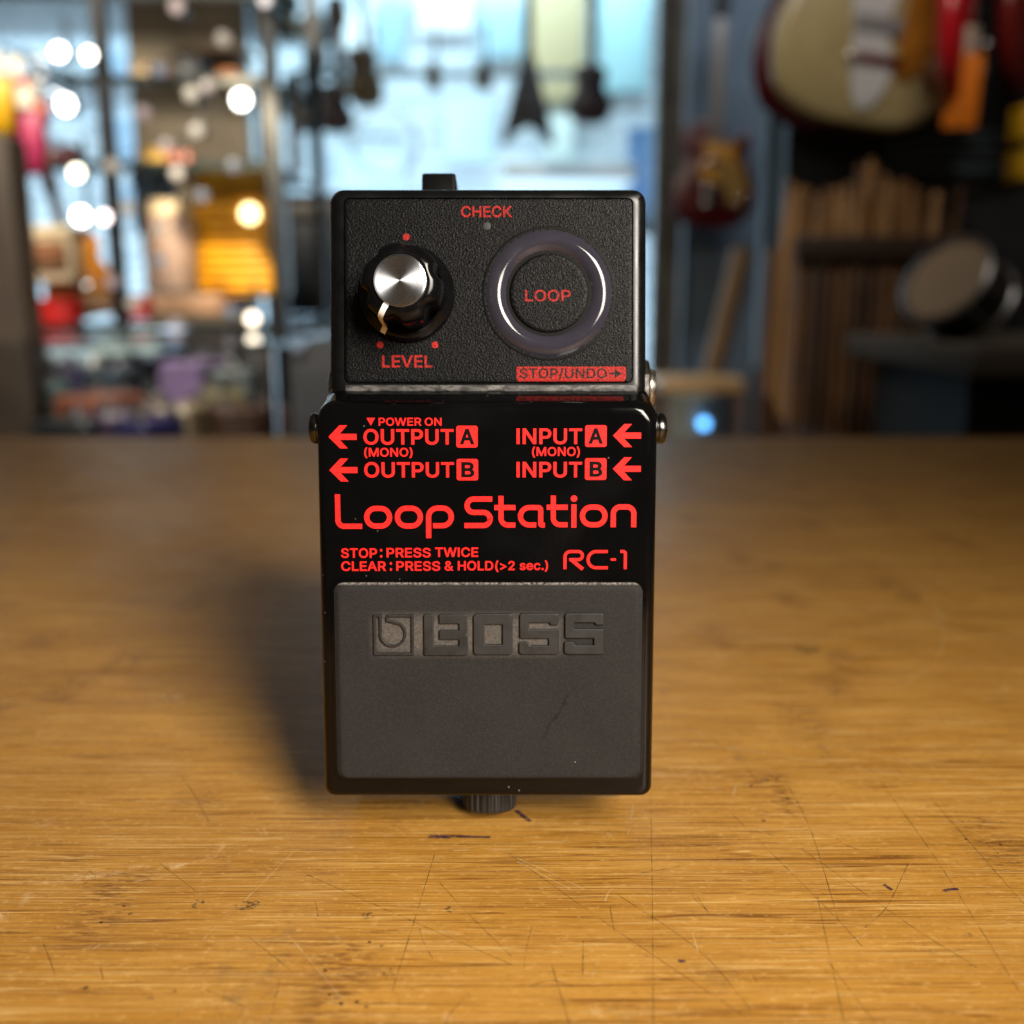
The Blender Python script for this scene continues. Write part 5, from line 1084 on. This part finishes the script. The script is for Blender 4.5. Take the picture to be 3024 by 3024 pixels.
# more of the bright back wall
m = MB(); pr = [(.15 + .009 * math.cos(k * math.pi / 6), .03 + .014 * math.sin(k * math.pi / 6)) for k in range(13)]
m.lathe(pr, 40, axis='y', cap0=False, cap1=False); p = at(728, 272, 5.0); m.v = [(x + p.x, -y + 5.0, z + p.z) for x, y, z in m.v]
tag(add(m, 'hoop', simple('pale steel hoop', '#d4e4ea', .5)), 'large pale hoop hanging low on the white wall, above the left part of the pedal', 'hoop')
a, b = at(500, 60, 4.05), at(296, -70, 4.05)
tag(add(bx(b.x, a.x, 4.0, 4.19, a.z, b.z, .005), 'bulkhead', simple('dark bulkhead', '#23262c', .7)), 'dark boxed bulkhead along the top of the beige wall', 'bulkhead')
for i, (px, q0, q1, lb) in enumerate(((602, 250, 140, 'pale guitar neck hanging left on the white wall, above the dark brown ukulele'), (640, 180, 60, 'pale guitar neck hanging higher on the white wall, right of the black pendant lamps'), (560, 330, 210, 'pale guitar neck hanging lowest on the white wall, by the dark blue post'))):
    a, b = at(px, q0, 5.0), at(px, q1, 5.0); t = empty('guitar_neck', a, lb, 'guitar neck', 'spare necks on the white wall'); hh = b.z - a.z
    add(bx(-.028, .028, -.02, .005, 0, hh, .006), 'neck', simple('grey maple', '#8c8078', .5), t); m = MB(); slab(m, [(-.5, 0), (.5, 0), (.9, .4), (.6, 1), (-.6, 1), (-.9, .4)], .06, .15, -.018, .0, .003); m.v = [(x, y, z + hh) for x, y, z in m.v]; add(m, 'headstock', C_FRET, t)

for i, (px, w, hh, k, cc, lb) in enumerate(((70, 30, 34, 0, '#7c8fa0', 'small grey blue string box at the left end of the upper glass shelf'), (255, 34, 40, 0, '#b8a078', 'small sand coloured string box on the upper glass shelf, right of the black upright'),
        (300, 30, 26, 0, '#8a3a2a', 'small rust red string box on the upper glass shelf, beside the sand coloured one'), (345, 40, 50, 0, '#3a4046', 'dark grey string box, tallest on the upper glass shelf'), (420, 34, 30, 0, '#c07028', 'small orange string box at the right end of the upper glass shelf'),
        (95, 44, 40, 1, '#5a2430', 'maroon string box on the middle glass shelf, above the cream amplifier'), (270, 40, 36, 1, '#b8923c', 'mustard yellow string box on the middle glass shelf, right of the black upright'), (318, 36, 30, 1, '#9a5a4a', 'dusty pink string box on the middle glass shelf above the canister'),
        (60, 36, 48, 1, '#c8b090', 'cream string box at the left end of the middle glass shelf'))):
    p = at(px, 300, 1.9); S_ = 1.9 / 1932; t = empty('string_box', (p.x, 1.9, zs_[k] + .0005), lb, 'box', 'small boxes on the glass shelves')
    add(bx(0, w * S_, 0, .05, 0, hh * S_ * .8, .002), 'box', simple('box ' + cc, cc, .5, var=.15, vscale=30), t); add(bx(-.001, w * S_ + .001, -.001, .051, hh * S_ * .805, hh * S_, .002), 'lid', simple('box lid ' + cc, cc, .4, var=.3, vscale=40), t)

for i, (x0, x1, y0, y1, cc, lb) in enumerate(((620, 700, 20, 95, '#eef6f8', 'bright white poster high on the brick wall, right of the lower pendant lamp'), (715, 760, 0, 110, '#9fc4d0', 'pale teal poster on the brick wall, left of the twin tiny ukuleles'),
        (790, 890, -20, 60, '#f4f8f8', 'wide bright white poster at the top edge above the pedal'), (905, 985, 10, 105, '#a8ccd8', 'pale blue grey poster on the brick wall, left of the tall cream panel'),
        (1130, 1225, -20, 170, '#b8e4ea', 'tall cyan white poster next to the grey curtain'), (640, 760, 285, 352, '#dceef4', 'low white board just above the left part of the pedal'), (840, 930, 190, 300, '#cfe6f2', 'pale square poster between the twin tiny ukuleles and the pedal'),
        (1030, 1085, 205, 300, '#e6f4f0', 'pale green white poster below the tall cream panel'))):
    a, b = at(x0, y1, 5.93), at(x1, y0, 5.93)
    tag(add(bx(a.x, b.x, 5.93, 5.975, a.z, b.z, .004), 'poster', simple('poster ' + cc, cc, .5, var=.08, vscale=5)), lb, 'poster', 'pale posters on the white brick wall')
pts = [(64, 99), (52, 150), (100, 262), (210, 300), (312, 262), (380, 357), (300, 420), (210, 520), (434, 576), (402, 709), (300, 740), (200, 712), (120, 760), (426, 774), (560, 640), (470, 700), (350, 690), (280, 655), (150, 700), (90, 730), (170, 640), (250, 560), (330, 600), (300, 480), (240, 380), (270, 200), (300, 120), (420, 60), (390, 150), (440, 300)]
t = empty('glint_string', (0, 0, 0), 'added string of small dim glowing glints draped over the glass shelves at the left', 'glint string')  # glowing dots added in place of small glints on glossy goods
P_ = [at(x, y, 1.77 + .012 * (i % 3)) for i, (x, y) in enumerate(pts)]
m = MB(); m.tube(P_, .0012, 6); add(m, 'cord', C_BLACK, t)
LM = [emit('dim warm glint', (1, .84, .66), .55), emit('dim rose glint', (1, .74, .72), .4), emit('dim cool glint', (.75, .85, 1), .3)]
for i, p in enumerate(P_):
    m = MB(); m.lathe([(.002, .010), (.009, .007), (.011, 0), (.009, -.007), (.002, -.011)], 14); m.v = [(x + p.x, y + p.y, z + p.z - .010) for x, y, z in m.v]; m.f = [f_[::-1] for f_ in m.f]; add(m, 'glow', LM[i % 3], t)
